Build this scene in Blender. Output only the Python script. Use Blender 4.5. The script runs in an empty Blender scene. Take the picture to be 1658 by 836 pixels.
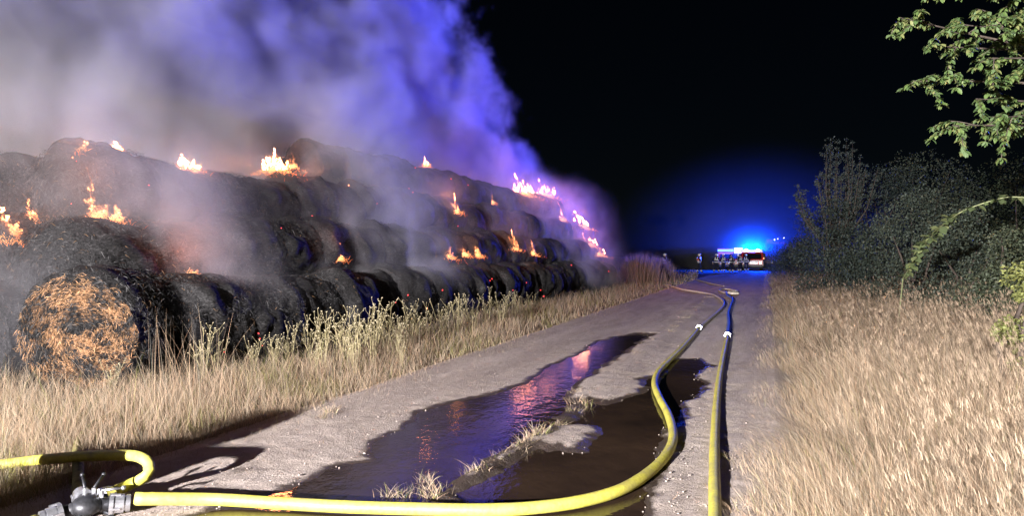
import bpy, bmesh, math, random
import numpy as np
from mathutils import Vector, Matrix, Euler, noise as mnoise

# ------------------------------------------------------------------ camera, sky, lamps, exposure
scene = bpy.context.scene
C = scene.collection
R = math.radians
F_PX, CX, HORIZON, EYE = 1200.0, 829.0, 415.0, 1.6

cam_data = bpy.data.cameras.new('camera')
cam_data.sensor_width = 36.0
cam_data.lens = 36.0 * F_PX / 1658.0
cam_data.clip_end = 3000
cam_data.clip_start = 0.05
cam = bpy.data.objects.new('camera', cam_data)
C.objects.link(cam)
cam.location = (0, 0, EYE)
cam.rotation_euler = (R(90) - math.atan(3.0 / F_PX), 0, 0)
scene.camera = cam

world = bpy.data.worlds.new('World')
scene.world = world
world.use_nodes = True
wn = world.node_tree
sky = wn.nodes.new('ShaderNodeTexSky')
sky.sky_type = 'NISHITA'
sky.sun_disc = False
sky.sun_elevation = R(40)
sky.sun_rotation = R(200)
sky.ozone_density = 6.0
sky.dust_density = 0.2
wn.links.new(sky.outputs[0], wn.nodes['Background'].inputs[0])
wn.nodes['Background'].inputs[1].default_value = 0.0004      # night

# the mast floodlight of the fire engine parked behind the photographer
fl = bpy.data.lights.new('mast_floodlight', 'SPOT')
fl.energy = 76000
fl.color = (1.0, 0.945, 0.965)
fl.spot_size = R(130)
fl.spot_blend = 0.3
fl.shadow_soft_size = 0.12
flo = bpy.data.objects.new('mast_floodlight', fl)
C.objects.link(flo)
flo.location = (-7.2, -8.6, 3.5)
flo.rotation_euler = (Vector((-1.5, 16.0, 4.0)) - flo.location).to_track_quat('-Z', 'Y').to_euler()

# narrow spot added to brighten the far crew and vehicles
hl = bpy.data.lights.new('crew_fill_spot', 'SPOT')
hl.energy = 100000
hl.color = (1.0, 0.95, 0.9)
hl.spot_size = R(9)
hl.spot_blend = 0.9
hl.shadow_soft_size = 0.1
hlo = bpy.data.objects.new('crew_fill_spot', hl)
C.objects.link(hlo)
hlo.location = (-3.5, -9.5, 1.1)
hlo.rotation_euler = (Vector((21.5, 75.0, 2.2)) - hlo.location).to_track_quat('-Z', 'Y').to_euler()

scene.view_settings.view_transform = 'Standard'
scene.view_settings.look = 'None'
scene.view_settings.gamma = 1.0
scene.view_settings.exposure = 0.0
scene.view_settings.use_curve_mapping = False
scene.cycles.use_denoising = True
scene.cycles.use_adaptive_sampling = True
scene.cycles.adaptive_threshold = 0.02
scene.cycles.max_bounces = 5
scene.cycles.diffuse_bounces = 2
scene.cycles.glossy_bounces = 2
scene.cycles.transmission_bounces = 4
scene.cycles.transparent_max_bounces = 8
scene.cycles.volume_bounces = 0
scene.cycles.volume_step_rate = 3.0
scene.cycles.volume_max_steps = 256
scene.cycles.sample_clamp_indirect = 3.0
scene.cycles.caustics_reflective = False
scene.cycles.caustics_refractive = False

# ------------------------------------------------------------------ places
TH = math.atan((1240 - CX) / F_PX)                 # the track heads this far off the view axis
SN, CS = math.sin(TH), math.cos(TH)


def RD(p, s, z=0.0):
    """p metres to the left of the track's line through the camera, s metres along it"""
    return Vector((-CS * p + SN * s, SN * p + CS * s, z))


def G(px, py, z=0.0):
    """where the sight line through that point of the photograph meets height z"""
    y = (EYE - z) * F_PX / (py - HORIZON)
    return Vector(((px - CX) / F_PX * y, y, z))


def AT(px, py, y):
    return Vector(((px - CX) / F_PX * y, y, EYE + (HORIZON - py) / F_PX * y))


def to_ps(v):
    return (-CS * v[0] + SN * v[1], SN * v[0] + CS * v[1])


rng = np.random.default_rng(7)
rnd = random.Random(11)

# ------------------------------------------------------------------ helpers


def link(o, parent=None):
    C.objects.link(o)
    if parent is not None:
        o.parent = parent
    return o


def mesh_obj(name, verts, faces, mat=None, parent=None, smooth=False, col=None, mesh=None):
    me = bpy.data.meshes.new(name)
    me.from_pydata([tuple(v) for v in verts], [], [tuple(f) for f in faces])
    if smooth:
        me.polygons.foreach_set('use_smooth', [True] * len(me.polygons))
    if mat:
        for m in (mat if isinstance(mat, (list, tuple)) else [mat]):
            me.materials.append(m)
    if col is not None:
        a = me.color_attributes.new('tint', 'FLOAT_COLOR', 'POINT')
        c4 = np.ones((len(verts), 4), np.float32)
        c4[:, :3] = col
        a.data.foreach_set('color', c4.ravel())
    me.update()
    return link(bpy.data.objects.new(name, me), parent)


def fast_mesh(name, V, loops, starts, totals, mat, parent=None, smooth=False, col=None, do_link=True):
    me = bpy.data.meshes.new(name)
    me.vertices.add(len(V))
    me.vertices.foreach_set('co', np.ascontiguousarray(V, np.float32).ravel())
    me.loops.add(len(loops))
    me.loops.foreach_set('vertex_index', np.ascontiguousarray(loops, np.int32))
    me.polygons.add(len(starts))
    me.polygons.foreach_set('loop_start', np.ascontiguousarray(starts, np.int32))
    me.polygons.foreach_set('loop_total', np.ascontiguousarray(totals, np.int32))
    if smooth:
        me.polygons.foreach_set('use_smooth', np.ones(len(starts), bool))
    if col is not None:
        a = me.color_attributes.new('tint', 'FLOAT_COLOR', 'POINT')
        c4 = np.ones((len(V), 4), np.float32)
        c4[:, :3] = col
        a.data.foreach_set('color', c4.ravel())
    me.materials.append(mat)
    me.update(calc_edges=True)
    me.validate()
    if not do_link:
        return me
    return link(bpy.data.objects.new(name, me), parent)


def quads_mesh(name, V, Q, mat, **k):
    Q = np.asarray(Q, np.int32)
    n = len(Q)
    return fast_mesh(name, V, Q.ravel(), np.arange(n) * 4, np.full(n, 4), mat, **k)


def bm_obj(name, bm, mat, parent=None, smooth=False):
    me = bpy.data.meshes.new(name)
    bm.to_mesh(me)
    bm.free()
    for m in (mat if isinstance(mat, (list, tuple)) else [mat]):
        me.materials.append(m)
    if smooth:
        me.polygons.foreach_set('use_smooth', [True] * len(me.polygons))
    return link(bpy.data.objects.new(name, me), parent)


def thing(name, label, cat, loc=(0, 0, 0), rot=(0, 0, 0), group=None):
    o = bpy.data.objects.new(name, None)
    o.empty_display_size = 0.2
    C.objects.link(o)
    o.location = loc
    o.rotation_euler = rot
    return tag(o, label, cat, group)


def tag(o, label=None, cat=None, group=None, kind=None):
    if label:
        o['label'] = label
    if cat:
        o['category'] = cat
    if group:
        o['group'] = group
    if kind:
        o['kind'] = kind
    return o


def add_box(bm, c, d, rot=None, bevel=0.0):
    r = bmesh.ops.create_cube(bm, size=1.0)
    vs = r['verts']
    bmesh.ops.scale(bm, vec=d, verts=vs)
    if bevel:
        es = list({e for v in vs for e in v.link_edges})
        rb = bmesh.ops.bevel(bm, geom=es, offset=bevel, segments=2, affect='EDGES', profile=0.6)
        vs = list({v for f in rb['faces'] for v in f.verts} | {v for v in vs if v.is_valid})
    if rot is not None:
        bmesh.ops.rotate(bm, cent=(0, 0, 0), matrix=Euler(rot).to_matrix(), verts=vs)
    bmesh.ops.translate(bm, vec=c, verts=vs)
    return vs


def box_obj(name, c, d, mat, parent=None, rot=None, bevel=0.0):
    bm = bmesh.new()
    add_box(bm, c, d, rot, bevel)
    return bm_obj(name, bm, mat, parent)


def add_cyl(bm, a, b, r0, r1=None, n=16):
    a, b = Vector(a), Vector(b)
    d = b - a
    q = d.to_track_quat('Z', 'Y').to_matrix().to_4x4()
    r = bmesh.ops.create_cone(bm, cap_ends=True, segments=n, radius1=r0, radius2=r0 if r1 is None else r1, depth=d.length,
                              matrix=Matrix.Translation((a + b) / 2) @ q)
    return r['verts']


def tube(points, radii, n=10, cap=True, squash=1.0):
    """a swept tube: vertices and faces"""
    pts = [Vector(p) for p in points]
    V, F = [], []
    m = len(pts)
    up = Vector((0, 0, 1))
    for i, p in enumerate(pts):
        t = (pts[min(i + 1, m - 1)] - pts[max(i - 1, 0)]).normalized()
        a = t.cross(up)
        if a.length < 1e-3:
            a = t.cross(Vector((0, 1, 0)))
        a.normalize()
        b = a.cross(t).normalized()
        r = radii[i] if hasattr(radii, '__len__') else radii
        for k in range(n):
            an = 2 * math.pi * k / n
            V.append(p + a * (r * math.cos(an)) + b * (r * squash * math.sin(an)))
    for i in range(m - 1):
        for k in range(n):
            F.append((i * n + k, i * n + (k + 1) % n, (i + 1) * n + (k + 1) % n, (i + 1) * n + k))
    if cap:
        F.append(tuple(range(n - 1, -1, -1)))
        F.append(tuple((m - 1) * n + k for k in range(n)))
    return V, F


def smooth_path(pts, step=0.05):
    pts = [Vector(p) for p in pts]
    P = [pts[0] * 2 - pts[1]] + pts + [pts[-1] * 2 - pts[-2]]
    out = []
    for i in range(1, len(P) - 2):
        a, b, c, d = P[i - 1], P[i], P[i + 1], P[i + 2]
        k = max(2, int((c - b).length / step))
        for j in range(k):
            t = j / k
            out.append(0.5 * ((2 * b) + (c - a) * t + (2 * a - 5 * b + 4 * c - d) * t * t + (3 * b - a - 3 * c + d) * t ** 3))
    out.append(pts[-1])
    return out


# ------------------------------------------------------------------ materials


class NT:
    def __init__(self, name):
        self.m = bpy.data.materials.new(name)
        self.m.use_nodes = True
        self.t = self.m.node_tree
        self.b = self.t.nodes.get('Principled BSDF')
        self.out = self.t.nodes.get('Material Output')

    def n(self, ty, **k):
        nd = self.t.nodes.new(ty)
        for a, v in k.items():
            setattr(nd, a, v)
        return nd

    def l(self, a, b):
        self.t.links.new(a, b)

    def noise(self, vec, scale, detail=4, rough=0.6, dist=0.0):
        nd = self.n('ShaderNodeTexNoise')
        nd.inputs['Scale'].default_value = scale
        nd.inputs['Detail'].default_value = detail
        nd.inputs['Roughness'].default_value = rough
        nd.inputs['Distortion'].default_value = dist
        if vec is not None:
            self.l(vec, nd.inputs['Vector'])
        return nd.outputs['Fac']

    def ramp(self, fac, stops):
        nd = self.n('ShaderNodeValToRGB')
        e = nd.color_ramp.elements
        while len(e) < len(stops):
            e.new(0.5)
        for i, (p, c) in enumerate(stops):
            e[i].position = p
            e[i].color = (*c, 1) if len(c) == 3 else c
        self.l(fac, nd.inputs[0])
        return nd.outputs[0]

    def mix(self, fac, a, b, mode='MIX'):
        nd = self.n('ShaderNodeMix', data_type='RGBA', blend_type=mode)
        for s, v in ((nd.inputs[0], fac), (nd.inputs[6], a), (nd.inputs[7], b)):
            if hasattr(v, 'is_linked'):
                self.l(v, s)
            elif isinstance(v, (int, float)):
                s.default_value = v
            else:
                s.default_value = (*v, 1)
        return nd.outputs[2]

    def bump(self, h, strength, dist=0.02):
        nd = self.n('ShaderNodeBump')
        nd.inputs['Strength'].default_value = strength
        nd.inputs['Distance'].default_value = dist
        self.l(h, nd.inputs['Height'])
        self.l(nd.outputs[0], self.b.inputs['Normal'])

    def coords(self, kind='Object'):
        return self.n('ShaderNodeTexCoord').outputs[kind]

    def pos(self):
        return self.n('ShaderNodeNewGeometry').outputs['Position']

    def base(self, c):
        if hasattr(c, 'is_linked'):
            self.l(c, self.b.inputs['Base Color'])
        else:
            self.b.inputs['Base Color'].default_value = (*c, 1)

    def set(self, **k):
        names = {'rough': 'Roughness', 'metal': 'Metallic', 'spec': 'Specular IOR Level', 'ior': 'IOR', 'coat': 'Coat Weight', 'es': 'Emission Strength'}
        for a, v in k.items():
            s = self.b.inputs[names[a]]
            if hasattr(v, 'is_linked'):
                self.l(v, s)
            else:
                s.default_value = v
        return self


def plain(name, c, rough=0.6, metal=0.0, spec=0.4, var=0.12, scale=8.0):
    """a painted or bare surface with a little unevenness of tone and gloss"""
    t = NT(name)
    f = t.noise(t.coords(), scale, 5)
    lo = tuple(x * (1 - var * 2) for x in c)
    hi = tuple(min(1, x * (1 + var)) for x in c)
    t.base(t.ramp(f, [(0.3, lo), (0.7, hi)]))
    t.set(rough=rough, metal=metal, spec=spec)
    return t.m


def glow(name, c, strength):
    t = NT(name)
    t.base((0.02, 0.02, 0.02))
    t.b.inputs['Emission Color'].default_value = (*c, 1)
    t.set(es=strength)
    return t.m


def tinted(name, rough=0.7, trans=0.0, spec=0.25, sheen=0.0):
    """colour from the mesh's own tint: every blade or leaf has its own"""
    t = NT(name)
    a = t.n('ShaderNodeAttribute', attribute_name='tint')
    t.base(a.outputs['Color'])
    t.set(rough=rough, spec=spec)
    if trans:
        tr = t.n('ShaderNodeBsdfTranslucent')
        t.l(a.outputs['Color'], tr.inputs[0])
        mx = t.n('ShaderNodeMixShader')
        mx.inputs[0].default_value = trans
        t.l(t.b.outputs[0], mx.inputs[1])
        t.l(tr.outputs[0], mx.inputs[2])
        t.l(mx.outputs[0], t.out.inputs[0])
    return t.m


M = {}
M['blade'] = tinted('dry_grass_blades', 0.75, 0.25)
M['leaf'] = tinted('green_leaves', 0.5, 0.3, 0.35)
M['strand'] = tinted('charred_strands', 0.9, 0.0, 0.15)

# sandy track: pale dust, dark mud by the water and one painted soft shadow, both from a vertex attribute
t = NT('sandy_track')
pos = t.pos()
mp = t.n('ShaderNodeMapping', vector_type='TEXTURE')
mp.inputs['Rotation'].default_value = (0, 0, -TH)
mp.inputs['Scale'].default_value = (0.6, 3.2, 1.0)
t.l(pos, mp.inputs[0])
f1 = t.noise(mp.outputs[0], 1.3, 8, 0.72, 0.4)
f2 = t.noise(pos, 9.0, 6, 0.7)
f3 = t.noise(pos, 55.0, 4, 0.7)
c = t.ramp(f1, [(0.32, (0.33, 0.275, 0.235)), (0.5, (0.45, 0.38, 0.33)), (0.68, (0.56, 0.485, 0.43))])
c = t.mix(t.ramp(f2, [(0.35, (0, 0, 0)), (0.75, (1, 1, 1))]), c, t.mix(0.35, c, (0.22, 0.17, 0.14)))
c = t.mix(t.ramp(f3, [(0.55, (0, 0, 0)), (0.8, (0.6, 0.6, 0.6))]), c, (0.46, 0.42, 0.38))
wet = t.n('ShaderNodeAttribute', attribute_name='wet').outputs['Fac']
wn_ = t.n('ShaderNodeMath', operation='ADD')
t.l(wet, wn_.inputs[0])
sub = t.n('ShaderNodeMath', operation='MULTIPLY_ADD')
t.l(f2, sub.inputs[0])
sub.inputs[1].default_value = 0.7
sub.inputs[2].default_value = -0.35
t.l(sub.outputs[0], wn_.inputs[1])
wet_shade_f = t.ramp(wn_.outputs[0], [(0.35, (0, 0, 0)), (0.62, (1, 1, 1))])
c = t.mix(wet_shade_f, c, (0.052, 0.037, 0.028))
t.base(c)
rr = t.n('ShaderNodeMapRange')
rr.inputs[3].default_value = 0.92
rr.inputs[4].default_value = 0.42
t.l(wet_shade_f, rr.inputs[0])
t.set(rough=rr.outputs[0], spec=0.3)
hh = t.n('ShaderNodeMath', operation='ADD')
t.l(f2, hh.inputs[0])
t.l(f3, hh.inputs[1])
t.bump(hh.outputs[0], 1.0, 0.03)
M['track'] = t.m

t = NT('field_soil')
pos = t.pos()
f = t.noise(pos, 3.0, 6, 0.7)
t.base(t.ramp(f, [(0.3, (0.10, 0.075, 0.05)), (0.7, (0.23, 0.175, 0.12))]))
t.set(rough=0.95, spec=0.1)
t.bump(t.noise(pos, 25, 4), 0.6, 0.03)
M['soil'] = t.m

t = NT('burnt_soil')
pos = t.pos()
f = t.noise(pos, 4.0, 6, 0.7)
t.base(t.ramp(f, [(0.35, (0.012, 0.011, 0.011)), (0.62, (0.05, 0.045, 0.043)), (0.8, (0.18, 0.17, 0.16))]))
t.set(rough=0.95, spec=0.1)
t.bump(f, 0.8, 0.05)
M['burnt'] = t.m

t = NT('muddy_water')
pos = t.pos()
f = t.noise(pos, 0.9, 4)
t.base(t.ramp(f, [(0.35, (0.020, 0.013, 0.010)), (0.7, (0.045, 0.028, 0.018))]))
t.set(rough=0.07, ior=1.33, spec=0.5)
mp = t.n('ShaderNodeMapping')
mp.inputs['Scale'].default_value = (1.0, 0.6, 1.0)
t.l(pos, mp.inputs[0])
a1 = t.noise(mp.outputs[0], 7.0, 3, 0.55)
a2 = t.noise(mp.outputs[0], 30.0, 2, 0.5)
ad = t.n('ShaderNodeMath', operation='MULTIPLY_ADD')
t.l(a2, ad.inputs[0])
ad.inputs[1].default_value = 0.2
t.l(a1, ad.inputs[2])
t.bump(ad.outputs[0], 0.20, 0.02)
M['water'] = t.m


def char_mat(name, ashy=0.5, straw=0.0):
    t = NT(name)
    oc = t.coords()
    oi = t.n('ShaderNodeObjectInfo')
    va = t.n('ShaderNodeVectorMath', operation='ADD')
    vs = t.n('ShaderNodeVectorMath', operation='SCALE')
    t.l(oc, va.inputs[0])
    cx = t.n('ShaderNodeCombineXYZ')
    t.l(oi.outputs['Random'], cx.inputs[0])
    t.l(oi.outputs['Random'], cx.inputs[1])
    t.l(cx.outputs[0], vs.inputs[0])
    vs.inputs['Scale'].default_value = 37.0
    t.l(vs.outputs[0], va.inputs[1])
    v = va.outputs[0]
    mp = t.n('ShaderNodeMapping')
    mp.inputs['Scale'].default_value = (1.0, 0.22, 1.0)
    t.l(v, mp.inputs[0])
    fib = t.noise(mp.outputs[0], 42, 5, 0.7, 0.6)
    big = t.noise(v, 2.2, 5, 0.65)
    c = t.ramp(fib, [(0.3, (0.006, 0.006, 0.006)), (0.55, (0.026, 0.025, 0.025)), (0.78, (0.10, 0.098, 0.098))])
    ash = t.ramp(big, [(0.5, (0, 0, 0)), (0.72, (ashy, ashy, ashy))])
    ashc = t.ramp(fib, [(0.35, (0.02, 0.02, 0.02)), (0.7, (0.24, 0.235, 0.235))])
    c = t.mix(ash, c, ashc)
    if straw:
        f = t.noise(v, 5.5, 5, 0.7, 0.4)
        sm = t.ramp(f, [(0.47, (0, 0, 0)), (0.56, (1, 1, 1))])
        sc_ = t.ramp(fib, [(0.3, (0.11, 0.05, 0.025)), (0.55, (0.36, 0.20, 0.10)), (0.8, (0.58, 0.38, 0.22))])
        c = t.mix(sm, c, sc_)
    t.base(c)
    t.set(rough=0.92, spec=0.15)
    ad = t.n('ShaderNodeMath', operation='MULTIPLY_ADD')
    t.l(big, ad.inputs[0])
    ad.inputs[1].default_value = 1.5
    t.l(fib, ad.inputs[2])
    t.bump(ad.outputs[0], 0.9, 0.035)
    return t.m


M['char'] = char_mat('charred_straw', 0.55)
M['char_face'] = char_mat('charred_bale_end', 0.3)
M['straw_face'] = char_mat('scorched_straw_end', 0.2, 1.0)

t = NT('yellow_hose_weave')
oc = t.pos()
f = t.noise(oc, 6.0, 6, 0.7)
f2 = t.noise(oc, 40.0, 3, 0.6)
c = t.ramp(f2, [(0.3, (0.40, 0.37, 0.05)), (0.7, (0.56, 0.52, 0.09))])
c = t.mix(t.ramp(f, [(0.46, (0, 0, 0)), (0.70, (0.8, 0.8, 0.8))]), c, (0.27, 0.23, 0.10))
t.base(c)
t.set(rough=0.55, spec=0.4)
t.bump(t.noise(oc, 260, 2), 0.35, 0.002)
M['hose'] = t.m
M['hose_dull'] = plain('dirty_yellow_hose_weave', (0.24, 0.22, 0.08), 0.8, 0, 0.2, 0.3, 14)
M['hose_bluelit'] = plain('bluelit_hose_weave', (0.10, 0.16, 0.55), 0.6, 0, 0.3, 0.2, 12)  # blue beacon light painted into the hose colour
M['hose_pale'] = plain('pale_hose_weave', (0.50, 0.45, 0.38), 0.6, 0, 0.3, 0.2, 12)
M['alu'] = plain('scuffed_aluminium', (0.62, 0.63, 0.66), 0.33, 0.9, 0.5, 0.15, 30)
M['cast'] = plain('dark_cast_metal', (0.035, 0.036, 0.04), 0.45, 0.4, 0.5, 0.3, 25)
M['bluepaint'] = plain('blue_enamel', (0.03, 0.06, 0.30), 0.35, 0, 0.5, 0.2, 20)
M['black'] = plain('black_rubber', (0.02, 0.02, 0.02), 0.6, 0, 0.4, 0.2, 20)
M['bark'] = plain('grey_bark', (0.10, 0.08, 0.065), 0.9, 0, 0.2, 0.35, 14)
M['redpaint'] = plain('red_truck_paint', (0.45, 0.015, 0.012), 0.3, 0, 0.5, 0.1, 3)
M['whitepaint'] = plain('white_reflective_paint', (0.78, 0.78, 0.78), 0.35, 0, 0.5, 0.08, 4)
M['stripe'] = plain('silver_reflective_tape', (0.85, 0.85, 0.82), 0.4, 0, 0.5, 0.1, 20)
M['redstripe'] = plain('red_reflective_tape', (0.75, 0.04, 0.03), 0.4, 0, 0.5, 0.1, 20)
M['glass'] = plain('dark_glass', (0.012, 0.014, 0.018), 0.06, 0, 0.6, 0.1, 3)
M['navy'] = plain('navy_turnout_cloth', (0.014, 0.016, 0.03), 0.85, 0, 0.2, 0.3, 30)
M['skin'] = plain('skin', (0.50, 0.30, 0.22), 0.55, 0, 0.35, 0.1, 20)
M['helmet'] = plain('pale_helmet_shell', (0.75, 0.73, 0.62), 0.3, 0, 0.5, 0.05, 10)
M['stone'] = plain('pebble_stone', (0.34, 0.29, 0.25), 0.85, 0, 0.3, 0.3, 6)
M['beacon'] = glow('blue_beacon_lens', (0.22, 0.75, 1.0), 40.0)
M['headlight'] = glow('headlight_lens', (0.9, 0.95, 1.0), 14.0)
M['marker'] = glow('marker_lens', (0.75, 0.8, 1.0), 5.0)
M['glowcase'] = glow('glow_case_face', (0.9, 0.9, 1.0), 2.0)  # glow given to a white case so it shows bright
M['amber'] = glow('amber_marker_lens', (1.0, 0.35, 0.15), 5.0)
M['ember'] = glow('glowing_ember', (1.0, 0.06, 0.06), 1.6)
M['ember_hot'] = glow('glowing_hot_ember', (1.0, 0.24, 0.10), 7.0)

t = NT('flame')
at = t.n('ShaderNodeAttribute', attribute_name='tint').outputs['Color']
nodes = t.t.nodes
em = t.n('ShaderNodeEmission')
t.l(at, em.inputs[0])
em.inputs[1].default_value = 4.2
t.l(em.outputs[0], t.out.inputs[0])
nodes.remove(t.b)
M['flame'] = t.m



def gas(strength):
    k = 'gas%d' % round(strength)
    if k not in M:
        t = NT('burning_gas')
        em = t.n('ShaderNodeEmission')
        em.inputs[0].default_value = (1.0, 0.30, 0.105, 1)
        em.inputs[1].default_value = round(strength)
        t.l(em.outputs[0], t.out.inputs['Volume'])
        t.t.nodes.remove(t.b)
        M[k] = t.m
    return M[k]



# ------------------------------------------------------------------ ground and track
gv, gf = [], []
xs = [-1500, -400, -120, -60, -30, -15, 0, 15, 30, 60, 120, 400, 1500]
ys = [-1500, -400, -60, -15, 0, 15, 30, 60, 120, 300, 800, 1500]
for y in ys:
    for x in xs:
        gv.append((x, y, -0.05))
for j in range(len(ys) - 1):
    for i in range(len(xs) - 1):
        a = j * len(xs) + i
        gf.append((a, a + 1, a + 1 + len(xs), a + len(xs)))
tag(mesh_obj('ground', gv, gf, M['soil']), 'dry field soil reaching to the dark horizon', kind='structure')

LEFT_POOL = [(1057, 543), (1030, 541), (1000, 545), (962, 555), (950, 566), (935, 575), (905, 586), (870, 604), (832, 627), (800, 636), (760, 645),
             (710, 656), (672, 670), (655, 683), (652, 692), (640, 702), (605, 718), (598, 735), (600, 744), (560, 752), (500, 774), (440, 794), (400, 806),
             (340, 822), (250, 860), (250, 1100), (900, 1100), (800, 836), (740, 812), (720, 806), (745, 784), (800, 750), (850, 724), (885, 700), (905, 690), (925, 672), (938, 660), (926, 645),
             (935, 632), (945, 618), (965, 606), (985, 590), (1015, 572), (1040, 556)]
RIGHT_POOL = [(1152, 592), (1128, 581), (1100, 581), (1085, 590), (1068, 608), (1050, 612), (1040, 616), (1052, 626), (1036, 636), (1005, 650), (975, 655), (955, 648), (940, 660), (905, 690), (935, 688), (962, 690),
              (964, 698), (945, 712), (930, 733), (915, 732), (905, 722), (890, 730), (875, 715), (850, 728), (800, 756), (745, 790), (720, 806), (780, 828), (830, 870), (900, 1100), (1030, 1100), (1052, 836), (1056, 790), (1068, 750), (1075, 715), (1090, 690),
              (1112, 672), (1108, 652), (1128, 642), (1146, 632), (1140, 618), (1122, 608), (1140, 603)]


def poly_sd(P, poly):
    """signed distance (positive inside) of points P (n,2) to a polygon"""
    n = len(poly)
    d2 = np.full(len(P), 1e9)
    inside = np.zeros(len(P), bool)
    for i in range(n):
        a, b = poly[i], poly[(i + 1) % n]
        ab = b - a
        t_ = np.clip(((P - a) @ ab) / max(ab @ ab, 1e-12), 0, 1)
        q = a + t_[:, None] * ab
        d2 = np.minimum(d2, ((P - q) ** 2).sum(1))
        cond = (a[1] > P[:, 1]) != (b[1] > P[:, 1])
        xi = a[0] + (P[:, 1] - a[1]) / (b[1] - a[1] + 1e-15) * (b[0] - a[0])
        inside ^= cond & (P[:, 0] < xi)
    d = np.sqrt(d2)
    return np.where(inside, d, -d)


def vnoise(x, y, seed=0):
    """smooth value noise on arrays"""
    xi, yi = np.floor(x).astype(np.int64), np.floor(y).astype(np.int64)
    fx, fy = x - xi, y - yi
    fx, fy = fx * fx * (3 - 2 * fx), fy * fy * (3 - 2 * fy)

    def h(a, b):
        n = (a * 374761393 + b * 668265263 + seed * 974634777) & 0xFFFFFFFF
        n = ((n ^ (n >> 13)) * 1274126177) & 0xFFFFFFFF
        return ((n ^ (n >> 16)) & 0xFFFF) / 65535.0
    return (h(xi, yi) * (1 - fx) + h(xi + 1, yi) * fx) * (1 - fy) + (h(xi, yi + 1) * (1 - fx) + h(xi + 1, yi + 1) * fx) * fy


def fbm(x, y, seed=0, o=4):
    v, a, s = 0, 0.5, 0
    for k in range(o):
        v = v + a * vnoise(x * 2 ** k, y * 2 ** k, seed + k)
        s += a
        a *= 0.5
    return v / s


EDGE_R, EDGE_L = 0.15, 4.05
pl = np.concatenate([np.arange(-0.7, 5.0, 0.045)])
sl = [0.3]
while sl[-1] < 140:
    sl.append(sl[-1] + max(0.045, 0.006 * sl[-1]))
sl = np.array(sl)
PP, SS = np.meshgrid(pl, sl)
pp, ss = PP.ravel(), SS.ravel()
X = -CS * pp + SN * ss
Y = SN * pp + CS * ss
pools = [np.array([G(a, b)[:2] for a, b in q]) for q in (LEFT_POOL, RIGHT_POOL)]
XY = np.stack([X, Y], 1)
wob = (fbm(X * 3, Y * 3, 5) - 0.5) * 0.22 + (fbm(X * 12, Y * 12, 9) - 0.5) * 0.08
sd = np.full(len(X), -9.0)
near = ss < 26
XYn = XY[near]
sd[near] = np.maximum(poly_sd(XYn, pools[0]), poly_sd(XYn, pools[1]))
sdw = sd + wob
z = 0.012 + 0.016 * (fbm(X * 1.1, Y * 1.1, 3) - 0.4) + 0.010 * (fbm(X * 5, Y * 5, 21) - 0.5) + 0.014 * (vnoise(X * 16, Y * 16, 31) - 0.5) * (vnoise(X * 1.4, Y * 1.4, 8) + .3)
z += 0.035 * np.exp(-((pp - 2.05) / 0.35) ** 2)                     # the ridge between the wheel ruts
z -= 0.012 * np.exp(-((pp - 1.15) / 0.4) ** 2) + 0.012 * np.exp(-((pp - 3.0) / 0.4) ** 2)
z += 0.030 * (fbm(pp * 3.2, ss * 0.5, 71) - 0.5)
z = np.maximum(z, 0.002)
dip = np.clip((sdw + 0.10) / 0.22, 0, 1)
z = z * (1 - dip) + dip * (-0.012 - 0.03 * np.clip(sdw / 0.4, 0, 1) + 0.012 * (fbm(X * 7, Y * 7, 44) - 0.5))
edge = np.clip((EDGE_R - pp) / 0.8, 0, 1) + np.clip((pp - EDGE_L) / 0.9, 0, 1)
z = z + 0.03 * np.minimum(edge * 3, 1) - 0.14 * np.clip(edge - 0.35, 0, 1) * 1.5
LEVEL = -0.006
nP, nS = len(pl), len(sl)
idx = np.arange(nP * nS).reshape(nS, nP)
Q = np.stack([idx[:-1, :-1], idx[:-1, 1:], idx[1:, 1:], idx[1:, :-1]], -1).reshape(-1, 4)[:, ::-1]
track = quads_mesh('dirt_track', np.stack([X, Y, z], 1), Q, M['track'], smooth=True)
wa = track.data.attributes.new('wet', 'FLOAT', 'POINT')
damp_shade = np.clip((sdw + 0.16) / 0.22, 0, 1)
damp_shade = np.maximum(damp_shade, 0.55 * np.clip(1 - np.abs(np.hypot(X - G(400, 762)[0], (Y - G(400, 762)[1]) * 1.2)) / 0.45, 0, 1))  # soft cast shadow painted in as a dark patch on the sand
wa.data.foreach_set('value', damp_shade.astype(np.float32))
tag(track, 'sandy farm track with wheel ruts', kind='structure')
wq = Q[(z[Q] < LEVEL + 0.004).any(1) & (sd[Q] > -0.5).all(1)]
used, inv = np.unique(wq, return_inverse=True)
water = quads_mesh('puddle_water', np.stack([X[used], Y[used], np.full(len(used), LEVEL)], 1), inv.reshape(-1, 4), M['water'], smooth=True)
tag(water, 'muddy water pooled in the wheel ruts of the track', kind='structure')

# scorched earth under the stack
bv, bf = [], []
sb = np.arange(4.5, 44, 0.5)
for s in sb:
    for k, p in enumerate((6.7, 8.0, 11.0, 16.0)):
        q = RD(p + (0.35 * (mnoise.noise((s * 0.8, p, 1.0))) if k == 0 else 0), s)
        bv.append((q.x, q.y, -0.02))
for j in range(len(sb) - 1):
    for i in range(3):
        a = j * 4 + i
        bf.append((a, a + 4, a + 5, a + 1))
tag(mesh_obj('scorched_ground', bv, bf, M['burnt']), 'burnt black earth under the bales', kind='structure')

# ------------------------------------------------------------------ bales
RAD, LEN = 0.70, 1.27


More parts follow.
